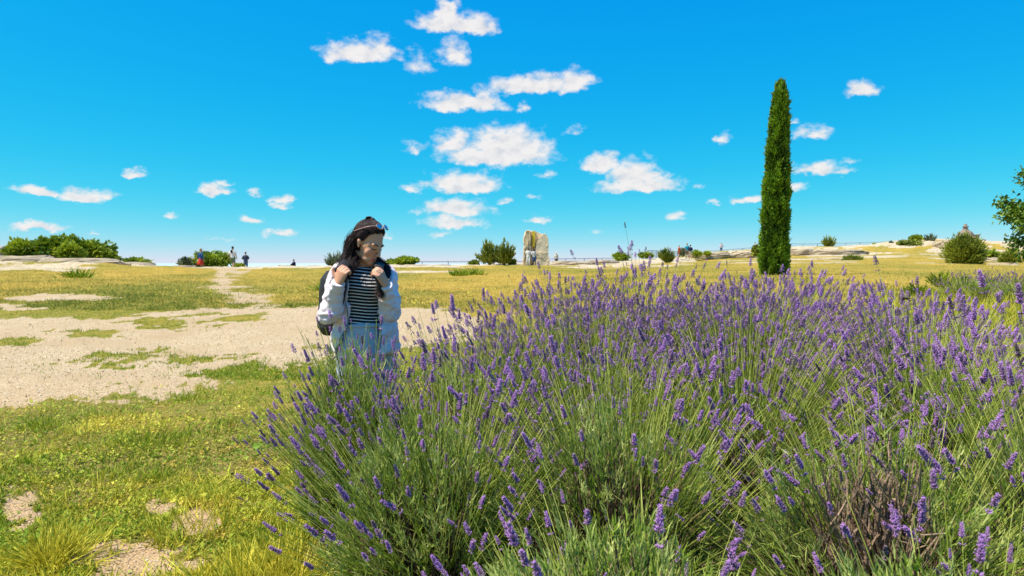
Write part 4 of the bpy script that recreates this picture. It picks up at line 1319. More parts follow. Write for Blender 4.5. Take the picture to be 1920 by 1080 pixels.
def fence(label, pts, hpx_h, group):
    """metal railing along photo points (u, base row, distance)"""
    P = [Vector(((u - 960) / F * y, y, CAMZ - (v - HOR) / F * y)) for u, v, y in pts]
    o = P[0].copy()
    t = thing('metal_fence', label, 'fence', o, 0, group)
    h = hpx_h
    path = [p - o for p in P]
    seg = [(path[i + 1] - path[i]).length for i in range(len(path) - 1)]
    tot = sum(seg)
    def at(s):
        for i, l in enumerate(seg):
            if s <= l or i == len(seg) - 1:
                return path[i].lerp(path[i + 1], s / l)
            s -= l
    n = max(2, int(tot / 2.6))
    pm = make_mesh('post', *box((0, 0, h * .5 - .3), (.035, .035, h * .5 + .32)), M_METAL)
    for i in range(n + 1):
        link('post', pm, t, at(tot * i / n))
    for name, z, r in (('top_rail', h, .03), ('lower_rail', h * .12, .02)):
        mk(name, *tube([tuple(at(tot * i / n) + Vector((0, 0, z))) for i in range(n + 1)], [r] * (n + 1), ns=5, n=1), M_METAL, t)
    items = []
    m = int(tot / .16)
    for i in range(m):
        q = at(tot * i / m)
        items.append(box((q.x, q.y, q.z + h * .55), (.006, .006, h * .45)))
    o2 = mk('bars', *cat_arrays(items), M_METAL, t); o2['kind'] = 'stuff'
FG = 'metal fences along the cliff edge'
fence('thin metal fence on the rim between the woman and the pine', [(742, 502, 70), (985, 501, 72)], .62, FG)
fence('thin metal fence on the rim right of the carved stone', [(1024, 497, 76), (1160, 494, 84)], .68, FG)
fence('thin metal fence climbing the hill left of the cypress', [(1214, 484, 96), (1300, 484, 130), (1425, 473, 140)], 1.1, FG)
fence('thin metal fence on the skyline right of the cypress', [(1478, 468, 133), (1560, 467, 133), (1665, 464, 133)], 1.1, FG)

def marker_post():
    y = 46.0
    p = on_ground(1642, y); p.z = CAMZ - (499 - HOR) / F * y
    t = thing('marker_post', 'short grey post on the slope right of the dome shaped bush', 'post', p)
    mk('pole', *tube([(0, 0, -.25), (0, 0, .58)], (.055, .05), ns=8), M_POSTW, t)
    mk('rod', *tube([(0, 0, .56), (.01, 0, .98)], (.018, .012), ns=6), M_METAL, t)
marker_post()
mk_small = ((1832, 127, 'small dark marker stone on the crest, left of two'), (1845, 127, 'small dark marker stone on the crest, right of two'))
for u, y, lb in mk_small:
    p = on_ground(u, y); p.z = CAMZ - (453 - HOR) / F * y
    o = mk('marker_stone', *lathe([(.01, -.4), (.16, -.4), (.17, .25), (.12, .42), (.01, .46)], 9), M_GREYSTONE, loc=p)
    tag(o, lb, 'marker stone', 'marker stones on the crest')

# bumblebee on a lavender head
M_BEE = mat('bee_fur', (.015, .010, .006), (.22, .10, .02), rough=.9, scale=160, amt=1.2)
M_WING = mat('bee_wing', (.25, .22, .18), rough=.2, trans=.5)
bp = ground_point(1698, 560, 2.9)
bee = thing('bumblebee', 'dark bumblebee on a violet lavender head at the right', 'bee', bp, .6)
bv, bf = remesh([ellipsoid((0, .006, 0), (.0065, .009, .006)), ellipsoid((0, -.006, .001), (.0055, .0055, .0055)), ellipsoid((0, -.0125, 0), (.0035, .003, .0035))], .0012, 2)
mk('body', bv, bf, M_BEE, bee, sm=True, tint=np.full(len(bv), .1))
for s in (-1, 1):
    w = np.array([(0, -.004, .005), (s * .006, .001, .009), (s * .012, .009, .010), (s * .006, .011, .008)])
    mk('wing', w, [np.array([(0, 1, 2, 3)])], M_WING, bee)
# ---------------------------------------------------------------- people
SKIN = mat('skin', (.42, .22, .14), (.60, .36, .25), rough=.5, scale=10, amt=.25, spec=.35)
SKIN_D = mat('skin_dark', (.10, .055, .035), (.16, .09, .06), rough=.5, scale=10, amt=.25)
def cloth(name, c, bump=.25):
    return mat('cloth_' + name, tuple(q * .82 for q in c), tuple(min(1, q * 1.1) for q in c), rough=.85, scale=7, amt=.6, bump=bump, bscale=60, spec=.15)

def person(label, u, base, hpx, y, yaw, pose, top, bottom, hair, shoes, skin=SKIN, sleeves=.5, legs='shorts', hairlen=0.0, hat=None, extra=None, group=None, cut=None):
    """far walker: continuous body, clothes and hair as parts. hpx is the standing height in photo pixels; yaw 0 faces the camera"""
    px = y / F
    sc = hpx * px / 1.74
    p = Vector(((u - 960) * px, y, CAMZ - (base - HOR) * px))
    t = thing('person', label, 'person', p, yaw, group)
    t.scale = (sc, sc, sc)
    st = pose.get('stride', 0.0)
    sit = pose.get('sit', False)
    hip, sh = .92, 1.42
    if sit:
        hip = .16; sh = .64
    lean = pose.get('lean', 0.0)
    hp = {s: np.array((s * .09, 0, hip)) for s in (-1, 1)}
    if sit:
        kn = {s: np.array((s * .12, -.38, .36)) for s in (-1, 1)}; an = {s: np.array((s * .12, -.55, .05)) for s in (-1, 1)}
    else:
        kn = {s: np.array((s * .10, -.06 - .5 * s * st * (1 if s > 0 else .6), .49)) for s in (-1, 1)}
        an = {s: np.array((s * .10, -s * st + .02, .08 + (.06 if s * st < 0 else 0))) for s in (-1, 1)}
    sp = {s: np.array((s * .185, lean * .0, sh)) + np.array((0, -lean, 0)) for s in (-1, 1)}
    arms = pose.get('arms', {})
    el, wr = {}, {}
    for s in (-1, 1):
        a = arms.get(s)
        if a is None:
            a = ((s * .25, .05 + .25 * s * st, sh - .30), (s * .24, -.05 + .45 * s * st, sh - .56))
        el[s], wr[s] = np.array(a[0], float), np.array(a[1], float)
    hd = np.array((0, -.02 - lean * 1.1, sh + .20)) + np.array(pose.get('head', (0, 0, 0)))
    def torso(k, z0, z1):
        zs = np.linspace(z0, z1, 7)
        q = (zs - hip) / (sh - hip)
        w = np.interp(q, [-.2, 0, .35, .75, .95, 1.06], [.17, .172, .145, .18, .165, .07])
        d = np.interp(q, [-.2, 0, .35, .75, .95, 1.06], [.115, .12, .105, .125, .10, .06])
        return tube([(0, -lean * max(0, a), z) for a, z in zip(q, zs)], [(a + k, b + k) for a, b in zip(w, d)], ns=14, n=2, side=(1, 0, 0))
    def leg(s, k, f=1.0):
        P = [hp[s] + np.array((0, 0, .03)), kn[s], an[s]]
        rr = [(.088 + k), (.060 + k), (.042 + k)]
        if f < 1:
            P = catmull(P, 8); rr = np.interp(np.linspace(0, 1, len(P)), [0, .5, 1], rr)
            m = max(3, int(len(P) * f)); P, rr = P[:m], rr[:m]
        return tube(P, list(rr), ns=10, n=3)
    def arm(s, k, f=1.0):
        P = [sp[s] + np.array((-s * .03, 0, -.02)), el[s], wr[s]]
        rr = [.054 + k, .042 + k, .029 + k]
        if f < 1:
            P = catmull(P, 8); rr = np.interp(np.linspace(0, 1, len(P)), [0, .5, 1], rr)
            m = max(3, int(len(P) * f)); P, rr = P[:m], rr[:m]
        return tube(P, list(rr), ns=8, n=3)
    body = [torso(0, hip - .06, sh + .03), tube([(0, -lean, sh - .02), tuple(hd + np.array((0, .01, -.03)))], (.058, .05), ns=8, n=2),
            ellipsoid(hd, (.076, .095, .115)), ellipsoid(hd + np.array((0, -.085, -.03)), (.014, .02, .02)), ellipsoid(hd + np.array((0, -.04, -.085)), (.045, .045, .035))]
    for s in (-1, 1):
        body += [leg(s, 0), arm(s, 0)]
        d = unit(wr[s] - el[s])
        body += [ellipsoid(wr[s] + d * .05, (.030, .038, .05)), tube([wr[s] + d * .06, wr[s] + d * .14], (.022, .012), ns=6, n=1), ellipsoid(hd + np.array((s * .076, .005, -.01)), (.012, .022, .032))]
        body += [tube([an[s] + np.array((0, .05, -.05)), an[s] + np.array((0, -.16, -.055))], (.034, .030), ns=8, n=1)]
    v, f = remesh(body, .016, 3, dec=.4)
    mk('body', v, f, skin, t, sm=True)
    tp = [torso(.022, hip - (.04 if not sit else .0), sh + .02)] + [arm(s, .018, sleeves) for s in (-1, 1)]
    v, f = remesh(tp, .018, 3, dec=.5)
    N_ = vnormals(v, f); v = v + N_ * ((fbm3(v * 9, 5, 2) - .5) * .022)[:, None]
    mk(top[1], v, f, top[0], t, sm=True)
    if legs == 'skirt':
        ph = np.linspace(0, 2 * math.pi, 30, endpoint=False)
        prof = [(.155, hip + .08), (.19, hip - .02), (.22, hip - .15), (.26, hip - .30), (.29, hip - .42)]
        V = []
        for j, (r, z) in enumerate(prof):
            k = j / 4
            fold = 1 + .10 * k * np.sin(ph * 6 + 1) + .05 * k * np.sin(ph * 11)
            for a, fo in zip(ph, fold):
                V.append((r * fo * math.cos(a) + .10 * k * k, r * .8 * fo * math.sin(a), z))
        for r, z in prof[::-1]:
            pass
        n = 30
        inner = [(x_ * .94, y_ * .94, z_) for x_, y_, z_ in V[::1]]
        q = [(j * n + i, j * n + (i + 1) % n, (j + 1) * n + (i + 1) % n, (j + 1) * n + i) for j in range(4) for i in range(n)]
        q += [tuple(5 * n + a for a in b[::-1]) for b in q]
        q += [(4 * n + i, 4 * n + (i + 1) % n, 9 * n + (i + 1) % n, 9 * n + i) for i in range(n)]
        mk('skirt', np.array(V + inner), [np.array(q)], bottom[0], t, sm=True)
    else:
        fr = .52 if legs == 'shorts' else .97
        bt = [torso(.016, hip - .07, hip + .10)] + [leg(s, .022 if legs == 'shorts' else .02, fr) for s in (-1, 1)]
        v, f = remesh(bt, .018, 2, dec=.5)
        N_ = vnormals(v, f); v = v + N_ * ((fbm3(v * 10, 6, 2) - .5) * .016)[:, None]
        mk(bottom[1], v, f, bottom[0], t, sm=True)
    for s in (-1, 1):
        v, f = remesh([tube([an[s] + np.array((0, .06, -.045)), an[s] + np.array((0, -.08, -.05)), an[s] + np.array((0, -.17, -.062))], (.045, .042, .030), ns=8, n=2)], .014, 2)
        mk('shoe', v, f, shoes, t, sm=True)
    hr = [ellipsoid(hd + np.array((0, .022, .028)), (.086, .092, .105))]
    if hairlen:
        hr.append(tube([hd + np.array((0, .06, .02)), hd + np.array((0, .10, -.10)), hd + np.array((0, .10, -.10 - hairlen))], ((.075, .045), (.08, .04), (.05, .02)), ns=10, n=3, side=(1, 0, 0)))
    v, f = remesh(hr, .016, 1)
    keep = ~((v[:, 1] < hd[1] - .045) & (v[:, 2] < hd[2] + .055))
    f = [q[np.all(keep[q], 1)] for q in f]
    N_ = vnormals(v, f); v = v + N_ * ((fbm3(v * 25, 8, 2) - .5) * .022)[:, None]
    mk('hair', v, f, hair, t, sm=True)
    if hat:
        mk('hat', *lathe([(.01, .135), (.06, .13), (.088, .09), (.094, .04), (.098, .03), (.15, .02), (.155, .012), (.095, .01)], 18, tuple(hd)), hat, t, sm=True)
    if extra:
        extra(t, hd, sp, hip, sh)
    return t

HAIR_D = mat('hair_dark', (.012, .009, .008), (.045, .03, .024), rough=.5, scale=40, amt=.8)
HAIR_B = mat('hair_blond', (.30, .17, .08), (.50, .32, .17), rough=.6, scale=30, amt=.8)
HAIR_G = mat('hair_grey', (.16, .14, .13), (.32, .29, .27), rough=.6, scale=30, amt=.8)
C_BLUE, C_RED, C_WHITE, C_NAVY = cloth('denim_blue', (.03, .09, .22)), cloth('red', (.62, .055, .03)), cloth('white', (.80, .76, .73)), cloth('navy', (.014, .022, .06))
C_GREEN, C_GREYN, C_DENIM, C_ORANGE = cloth('green_print', (.16, .22, .13)), cloth('grey_navy', (.075, .085, .13)), cloth('denim', (.09, .16, .32)), cloth('orange', (.72, .16, .06))
C_TEAL, C_KHAKI, C_GREY, C_BLACK, C_CREAM, C_PINK = cloth('teal', (.02, .30, .42)), cloth('khaki', (.26, .20, .12)), cloth('grey', (.30, .29, .29)), cloth('black', (.018, .017, .018)), cloth('cream', (.74, .62, .44)), cloth('pale_pink', (.76, .58, .60))
PI = math.pi

def bag_strap(t, hd, sp, hip, sh):
    v, f = remesh([ellipsoid((0, .16, sh - .06), (.10, .06, .13))], .02, 2)
    b = mk('neck_bag', v, f, C_BLACK, t, sm=True)
    b['label'] = 'small dark bag hanging behind the neck'

person('person walking away in a blue jacket and bright red skirt', 377, 509, 43, 57, PI - .5, dict(stride=.05, arms={1: ((.27, .06, 1.16), (.20, -.10, 1.02)), -1: ((-.26, .05, 1.14), (-.20, -.10, 1.0))}), (C_BLUE, 'jacket'), (C_RED, 'skirt'), HAIR_B, C_BLACK, sleeves=.97, legs='skirt')
person('person in a white tee and green shorts walking towards the rim', 437, 506, 44, 58, PI - .15, dict(stride=.20), (C_WHITE, 't_shirt'), (C_GREEN, 'shorts'), HAIR_D, C_GREY, extra=bag_strap)
person('person in a dark striped jumper and blue jeans standing at the rim', 461, 509, 37, 66, PI + .2, dict(stride=.02, arms={1: ((.27, .03, 1.15), (.14, -.13, 1.06)), -1: ((-.27, .03, 1.15), (-.14, -.13, 1.06))}), (C_GREYN, 'jumper'), (C_DENIM, 'jeans'), HAIR_G, C_KHAKI, sleeves=.97, legs='long')
person('person in dark clothes sitting on the rim with bent back', 553, 502, 29, 66, PI / 2 - .3 + PI, dict(sit=True, lean=.10, head=(0, -.02, -.01), arms={1: ((.22, -.20, .42), (.10, -.40, .38)), -1: ((-.22, -.20, .42), (-.10, -.40, .38))}), (C_NAVY, 'jacket'), (C_BLACK, 'trousers'), HAIR_D, C_BLACK, sleeves=.97, legs='long')
person('person all in white posing at the left of the carved stone', 991, 500, 36, 62.5, -.1, dict(stride=.02, arms={1: ((.30, .02, 1.22), (.36, -.03, 1.32)), -1: ((-.27, .03, 1.14), (-.25, -.02, .90))}), (C_WHITE, 'shirt'), (C_WHITE, 'trousers'), HAIR_D, C_WHITE, skin=SKIN_D, sleeves=.5, legs='long')
person('person in a white shirt and blue shorts posing by the carved stone', 1001, 500.5, 35, 62.4, .5, dict(stride=.06), (C_WHITE, 'shirt'), (C_DENIM, 'shorts'), HAIR_D, C_WHITE, skin=SKIN_D, sleeves=.5)
person('person in a cream top and pale hat half hidden by the lavender heads', 1043, 499, 26, 78, .3, dict(), (C_CREAM, 'top'), (C_BLACK, 'trousers'), HAIR_D, C_BLACK, sleeves=.5, legs='long', hat=C_CREAM)
person('person in an orange shirt beside the spiky green bush', 1273, 482, 22, 90, PI + .5, dict(), (C_ORANGE, 'shirt'), (C_ORANGE, 'shorts'), HAIR_G, C_BLACK, sleeves=.5)
person('person in a teal shirt and grey trousers, left of the walking couple', 1288, 485, 29, 86, PI, dict(stride=.06), (C_TEAL, 'shirt'), (C_KHAKI, 'trousers'), HAIR_B, C_BLACK, sleeves=.5, legs='long')
person('person in a navy shirt and pale shorts, right of the walking couple', 1294, 486, 27, 84, PI - .2, dict(stride=.12), (C_NAVY, 'shirt'), (C_CREAM, 'shorts'), HAIR_D, C_BLACK, sleeves=.6)
person('person with long fair hair in a white top and jeans walking on the hill', 1352, 474, 18.5, 128, PI + .1, dict(stride=.08, arms={1: ((.30, .03, 1.18), (.33, -.05, .98)), -1: ((-.30, .03, 1.18), (-.33, -.05, .98))}), (C_PINK, 'top'), (C_DENIM, 'jeans'), HAIR_B, C_BLACK, sleeves=.97, legs='long', hairlen=.25)
person('person in a pale shirt at the fence beside the cypress', 1415, 472, 18, 127, PI / 2, dict(arms={1: ((.27, -.12, 1.20), (.10, -.32, 1.22)), -1: ((-.27, -.12, 1.20), (-.10, -.32, 1.22))}), (C_PINK, 'shirt'), (C_BLACK, 'trousers'), HAIR_D, C_BLACK, sleeves=.6, legs='long')
# ---------------------------------------------------------------- the woman in the white jacket
# local axes: X to the right of the picture, Y away from the camera, Z up; her body faces right and towards the camera
WD = 4.0
WX = (685 - 960) / F * WD
wz = gz(WX, WD)
WO = Vector((WX, WD, wz))
woman = thing('person', 'woman in a white bomber jacket and striped top looking down at the lavender', 'person', WO)
OFF = -wz                                   # heights below are over the path (z = 0)
def lo(p):
    return np.array(p, float) + np.array((0, 0, OFF))
TB = R(38)                                  # body turned to her left
FWD = np.array((math.sin(TB), -math.cos(TB), 0.0))
LFT = np.array((math.cos(TB), math.sin(TB), 0.0))
AX = np.array((0.0, 0.02, 0.0))             # body axis

TORSO = np.array([  # z, half width, half depth, shift forward
    (.80, .165, .115, -.005), (.88, .178, .125, -.010), (.96, .168, .118, -.008), (1.03, .142, .102, .0), (1.08, .134, .096, .004), (1.15, .138, .102, .008),
    (1.22, .150, .118, .018), (1.26, .154, .122, .018), (1.31, .160, .105, .004), (1.35, .150, .086, -.010), (1.38, .100, .068, -.016), (1.405, .062, .058, -.014)])
def tor(z, k=0.0):
    return [np.interp(z, TORSO[:, 0], TORSO[:, i]) + (k if i < 3 else 0) for i in (1, 2, 3)]
def torso_loft(z0, z1, k, n=14, ns=24):
    V = []
    zs = np.linspace(z0, z1, n)
    for z in zs:
        w, d, s = tor(z, k)
        for i in range(ns):
            a = 2 * math.pi * i / ns
            V.append(AX + LFT * w * math.sin(a) + FWD * (d * math.cos(a) + s) + np.array((0, 0, z)))
    q = [(j * ns + i, j * ns + (i + 1) % ns, (j + 1) * ns + (i + 1) % ns, (j + 1) * ns + i) for j in range(n - 1) for i in range(ns)]
    b = len(V)
    V += [V[0] * 0 + np.mean(V[:ns], 0), np.mean(V[-ns:], 0)]
    e = (n - 1) * ns
    t = [(b, (i + 1) % ns, i) for i in range(ns)] + [(b + 1, e + i, e + (i + 1) % ns) for i in range(ns)]
    return np.array(V) + np.array((0, 0, OFF)), [np.array(q), np.array(t)]

SHR, SHL = AX - LFT * .150 + np.array((0, 0, 1.345)), AX + LFT * .138 + np.array((0, 0, 1.312))
ELR, ELL = np.array((-.168, -.12, 1.12)), np.array((.130, -.01, 1.13))
WRR, WRL = np.array((-.100, -.235, 1.285)), np.array((.148, -.14, 1.268))
KNR, KNL = np.array((-.072, -.245, 1.352)), np.array((.116, -.170, 1.338))

# --- head frame
HYAW, HPIT, HROLL = R(60), R(26), R(3)
HC = np.array((.030, -.045, 1.508))
Rz = np.array(Matrix.Rotation(HYAW, 3, 'Z')); Rx = np.array(Matrix.Rotation(HPIT, 3, 'X')); Ry = np.array(Matrix.Rotation(HROLL, 3, 'Y'))
HM = Rz @ Rx @ Ry
HS = .93
def hp_(p):
    return HC + HM @ (np.array(p, float) * HS)
def hel(c, r):
    v, f = ellipsoid(c, r)
    return (v * HS) @ HM.T + HC + np.array((0, 0, OFF)), f
def htube(P, r, **kw):
    v, f = tube([tuple(np.array(p) * HS) for p in P], [q * HS if np.isscalar(q) else (q[0] * HS, q[1] * HS) for q in r], **kw)
    return v @ HM.T + HC + np.array((0, 0, OFF)), f

pieces = [torso_loft(.80, 1.405, -.004)]
neck0 = AX + FWD * -.012 + np.array((0, 0, 1.365))
pieces.append(tube([lo(neck0), lo((neck0 + hp_((0, .025, -.07))) * .5), lo(hp_((0, .02, -.05)))], (.056, .050, .052), ns=14))
head = [hel((0, .018, .048), (.075, .096, .086)), hel((0, -.022, .005), (.066, .068, .090)), hel((0, -.030, -.045), (.056, .056, .066)),
        hel((0, -.060, -.098), (.027, .026, .021)), hel((.025, -.042, -.080), (.026, .038, .025)), hel((-.025, -.042, -.080), (.026, .038, .025)),
        hel((.036, -.054, -.028), (.027, .026, .032)), hel((-.036, -.054, -.028), (.027, .026, .032)), hel((0, -.046, -.062), (.044, .036, .040)), hel((.031, -.0705, .003), (.0135, .009, .0085)), hel((-.031, -.0705, .003), (.0135, .009, .0085)),
        hel((.028, -.074, .024), (.027, .010, .011)), hel((-.028, -.074, .024), (.027, .010, .011)),
        htube([(0, -.082, .022), (0, -.094, .002), (0, -.108, -.026), (0, -.112, -.036)], (.008, .0085, .0105, .0095), ns=10),
        hel((.0115, -.099, -.038), (.0085, .010, .0075)), hel((-.0115, -.099, -.038), (.0085, .010, .0075)),
        hel((0, -.083, -.0645), (.020, .010, .0068)), hel((0, -.081, -.0765), (.017, .0110, .0075)), hel((0, -.073, -.07), (.028, .014, .020))]
for s in (-1, 1):
    head += [hel((s * .072, .014, -.004), (.007, .014, .026)), hel((s * .076, .019, .006), (.006, .014, .016)), hel((s * .071, .008, -.026), (.006, .008, .009))]
pieces += head
def limb(a, b, c, r):
    return tube([lo(a), lo(b), lo(c)], r, ns=12, n=5)
pieces += [limb(SHR, ELR, WRR, (.050, .040, .026)), limb(SHL, ELL, WRL, (.050, .040, .026))]
def hand(wr, kn, palm_n, side, curl, thumb, spread=.0195):
    """palm, four bent fingers of different length and a thumb. palm_n: direction the palm faces; side: from index to little finger"""
    wr, kn, pn, sd = (np.array(q, float) for q in (wr, kn, palm_n, side))
    d = unit(kn - wr); sd = unit(sd - d * d.dot(sd)); pn = unit(np.cross(d, sd)) * np.sign(np.dot(np.cross(d, sd), pn) or 1)
    out = [tube([lo(wr - d * .01), lo((wr + kn) / 2), lo(kn)], ((.024, .019), (.034, .015), (.039, .0125)), ns=12, n=3, side=tuple(sd))]
    for i, (L_, r) in enumerate(((.068, .0083), (.075, .0085), (.070, .0082), (.055, .0072))):
        o = kn + sd * (i - 1.5) * spread
        c = curl[i]
        P = [o - d * .018, o]
        a = 0.0
        for s_, k in ((.45, c * .8), (.32, c * 1.1), (.23, c * .8)):
            a += k
            P.append(P[-1] + (d * math.cos(a) + pn * math.sin(a)) * L_ * s_)
        out.append(tube([lo(q) for q in P], (r * 1.1, r * 1.08, r, r * .93, r * .78), ns=8, n=3))
    o = wr + d * .022 - sd * .026
    t1 = o + unit(thumb) * .034
    t2 = t1 + unit(np.array(thumb) * .8 + d * .5) * .027
    out.append(tube([lo(o - unit(thumb) * .012), lo(t1), lo(t2)], (.0125, .0098, .0075), ns=8, n=3))
    return out
# her right hand holds the strap at the shoulder, knuckles up; her left hand closes round the strap in front
pieces += hand(WRR, KNR, (.25, .95, .1), (.75, -.35, -.55), (1.1, 1.15, 1.2, 1.25), (-.45, .1, .95))
pieces += hand(WRL, KNL, (-.5, .85, .0), (.35, .25, -1.0), (.95, 1.0, 1.05, 1.1), (-.75, -.2, .55))
# legs and feet (mostly behind the lavender)
HIPR, HIPL = AX - LFT * .088 + np.array((0, 0, .88)), AX + LFT * .088 + np.array((0, 0, .88))
for hp0, s in ((HIPR, -1), (HIPL, 1)):
    kn_ = np.array((hp0[0] + .01, hp0[1] - .02 * s - .02, .48)); an_ = np.array((hp0[0], hp0[1] + .02, .09))
    pieces.append(tube([lo(hp0), lo(kn_), lo(an_)], (.088, .058, .040), ns=14, n=5))
    pieces.append(tube([lo(an_ + np.array((-.02, .05, -.05))), lo(an_ + FWD * .15 + np.array((0, 0, -.06)))], (.036, .030), ns=10, n=3))
bv, bf = remesh(pieces, .0040, 5, .5, dec=.4)
# lips and cheeks have their own colour
hl = ((bv - np.array((0, 0, OFF)) - HC) @ HM) / HS
lip = np.exp(-((hl[:, 0] / .021) ** 4 + ((hl[:, 2] + .0705) / .0115) ** 4)) * (hl[:, 1] < -.07)
cheek = np.exp(-(((np.abs(hl[:, 0]) - .04) / .022) ** 2 + ((hl[:, 2] + .032) / .022) ** 2)) * (hl[:, 1] < -.03)
M_SKINW = mat('skin_face', (.63, .32, .195), (.44, .085, .075), rough=.48, scale=30, amt=.10, spec=.28, bump=.03, bscale=260)
_sb = M_SKINW.node_tree.nodes['Principled BSDF']
_sb.inputs['Subsurface Weight'].default_value = .12
_sb.inputs['Subsurface Scale'].default_value = .012
_sb.inputs['Roughness'].default_value = .58
mk('body', bv, bf, M_SKINW, woman, sm=True, tint=np.clip(lip * .95 + cheek * .16, 0, 1))
def head_front(x, z):
    """forward surface of the face at head coordinates x, z"""
    k = (np.abs(hl[:, 0] - x) < .006) & (np.abs(hl[:, 2] - z) < .006)
    return hl[k, 1].min() if k.any() else -.08
M_DARK = mat('lash_dark', (.010, .007, .006), (.03, .02, .016), rough=.6)
for s in (-1, 1):
    # lowered lids: lash line under the lid, thin brow above
    ex = s * .031
    arc = [(ex + s * a * .0150, head_front(ex + s * a * .0150, -.003) - .0006, -.0012 - .0034 * (1 - a * a)) for a in (-1, -.5, 0, .5, 1.15)]
    mk('eyelashes', *htube(arc, ((.001, .001), (.0028, .0022), (.0034, .0026), (.0030, .0024), (.001, .001)), ns=6, n=3), M_DARK, woman, sm=True)
    br = [(ex + s * a * .021, head_front(ex + s * a * .021, .028) - .0004, .0225 + .006 * (1 - (a - .25) ** 2)) for a in (-1, -.4, .3, 1.1)]
    mk('eyebrow', *htube(br, ((.0016, .0026), (.0018, .0034), (.0018, .0028), (.0008, .001)), ns=6, n=3), M_DARK, woman, sm=True)
    # small nostril shadow is left to the real recess under the nose

# --- striped top
def stripe_mat():
    m = bpy.data.materials.new('striped_knit'); m.use_nodes = True
    N, L = m.node_tree.nodes, m.node_tree.links
    b = N['Principled BSDF']; b.inputs['Roughness'].default_value = .9; b.inputs['Specular IOR Level'].default_value = .15
    at = N.new('ShaderNodeAttribute'); at.attribute_name = 'band'
    fr = N.new('ShaderNodeMath'); fr.operation = 'FRACT'; L.new(at.outputs['Fac'], fr.inputs[0])
    gt = N.new('ShaderNodeMath'); gt.operation = 'GREATER_THAN'; gt.inputs[1].default_value = .70; L.new(fr.outputs[0], gt.inputs[0])
    mx = N.new('ShaderNodeMix'); mx.data_type = 'RGBA'; L.new(gt.outputs[0], mx.inputs[0])
    mx.inputs[6].default_value = (.012, .012, .016, 1); mx.inputs[7].default_value = (.66, .64, .62, 1)
    L.new(mx.outputs[2], b.inputs['Base Color'])
    return m
tv, tf = remesh([torso_loft(1.035, 1.372, .008, 22, 30)] + [tube([lo(s), lo(s * .55 + e * .45)], (.060, .056), ns=12, n=4) for s, e in ((SHR, ELR), (SHL, ELL))], .006, 3)
tn = vnormals(tv, tf)
zz = tv[:, 2] - OFF
band = (zz + .006 * np.sin(tv[:, 0] * 22)) / .0185
tv = tv + tn * ((fbm3(tv * np.array((9, 9, 22)), 4, 3) - .5) * .012)[:, None]
mk('striped_top', tv, tf, stripe_mat(), woman, attrs={'band': band}, sm=True)
nb = [AX + LFT * .060 * math.sin(a) + FWD * (.058 * math.cos(a) - .006) + np.array((0, 0, 1.374 - .014 * math.cos(a))) for a in np.linspace(0, 2 * math.pi, 17)]
mk('neckband', *tube([lo(q) for q in nb], [.0045] * 17, ns=6, n=2, cap=False), C_WHITE, woman, sm=True)

# --- jeans
M_JEAN = mat('pale_denim', (.46, .49, .56), (.66, .68, .73), rough=.9, scale=14, amt=.8, bump=.3, bscale=160)
jp = [torso_loft(.80, 1.050, .012, 10, 28)]
for hp0, s in ((HIPR, -1), (HIPL, 1)):
    kn_ = np.array((hp0[0] + .01, hp0[1] - .02 * s - .02, .48)); an_ = np.array((hp0[0], hp0[1] + .02, .13))
    jp.append(tube([lo(hp0 + np.array((0, 0, .02))), lo(hp0 + np.array((0, 0, -.12))), lo(kn_), lo(an_)], (.100, .098, .074, .062), ns=16, n=4))
jv, jf = remesh(jp, .007, 3)
jn = vnormals(jv, jf)
fold = np.abs(fbm3(jv * np.array((10, 10, 26)), 9, 2) - .5)
jv = jv + jn * ((fold - .2) * .022)[:, None]
mk('jeans', jv, jf, M_JEAN, woman, sm=True)
def tring(z, k, a0=0.0, a1=2 * math.pi, n=33):
    out = []
    for a in np.linspace(a0, a1, n):
        w, d, s = tor(z, k)
        out.append(lo(AX + LFT * w * math.sin(a) + FWD * (d * math.cos(a) + s) + np.array((0, 0, z))))
    return out
mk('waistband', *tube(tring(1.036, .0145), [(.0045, .016)] * 33, ns=8, n=1, cap=False, side=(0, 0, 1)) if False else tube(tring(1.036, .014), [.0095] * 33, ns=8, n=1, cap=False), M_JEAN, woman, sm=True)
w_, d_, s_ = tor(1.0, .016)
fl = [AX + FWD * (tor(z, .017)[1] + tor(z)[2]) + LFT * x_ + np.array((0, 0, z)) for z, x_ in ((1.045, .0), (1.0, .004), (.95, .006), (.915, .0))]
mk('fly_seam', *tube([lo(q) for q in fl], [.0045, .0042, .004, .003], ns=6, n=3), M_JEAN, woman, sm=True)
bt = AX + FWD * (tor(1.036, .024)[1] + tor(1.036)[2]) + np.array((0, 0, 1.036))
mk('button', *ellipsoid(lo(bt), (.008, .006, .008), nu=10, nv=6), mat('brass', (.45, .32, .12), rough=.35, metal=1.0), woman, sm=True)
for s, hp0 in ((-1, HIPR), (1, HIPL)):
    an_ = np.array((hp0[0], hp0[1] + .02, .09))
    sv2, sf2 = remesh([tube([lo(an_ + FWD * -.07 + np.array((0, 0, -.045))), lo(an_ + FWD * .06 + np.array((0, 0, -.042))), lo(an_ + FWD * .17 + np.array((0, 0, -.058)))], (.044, .043, .030), ns=10, n=3)], .008, 2)
    mk('shoe', sv2, sf2, C_WHITE, woman, sm=True)

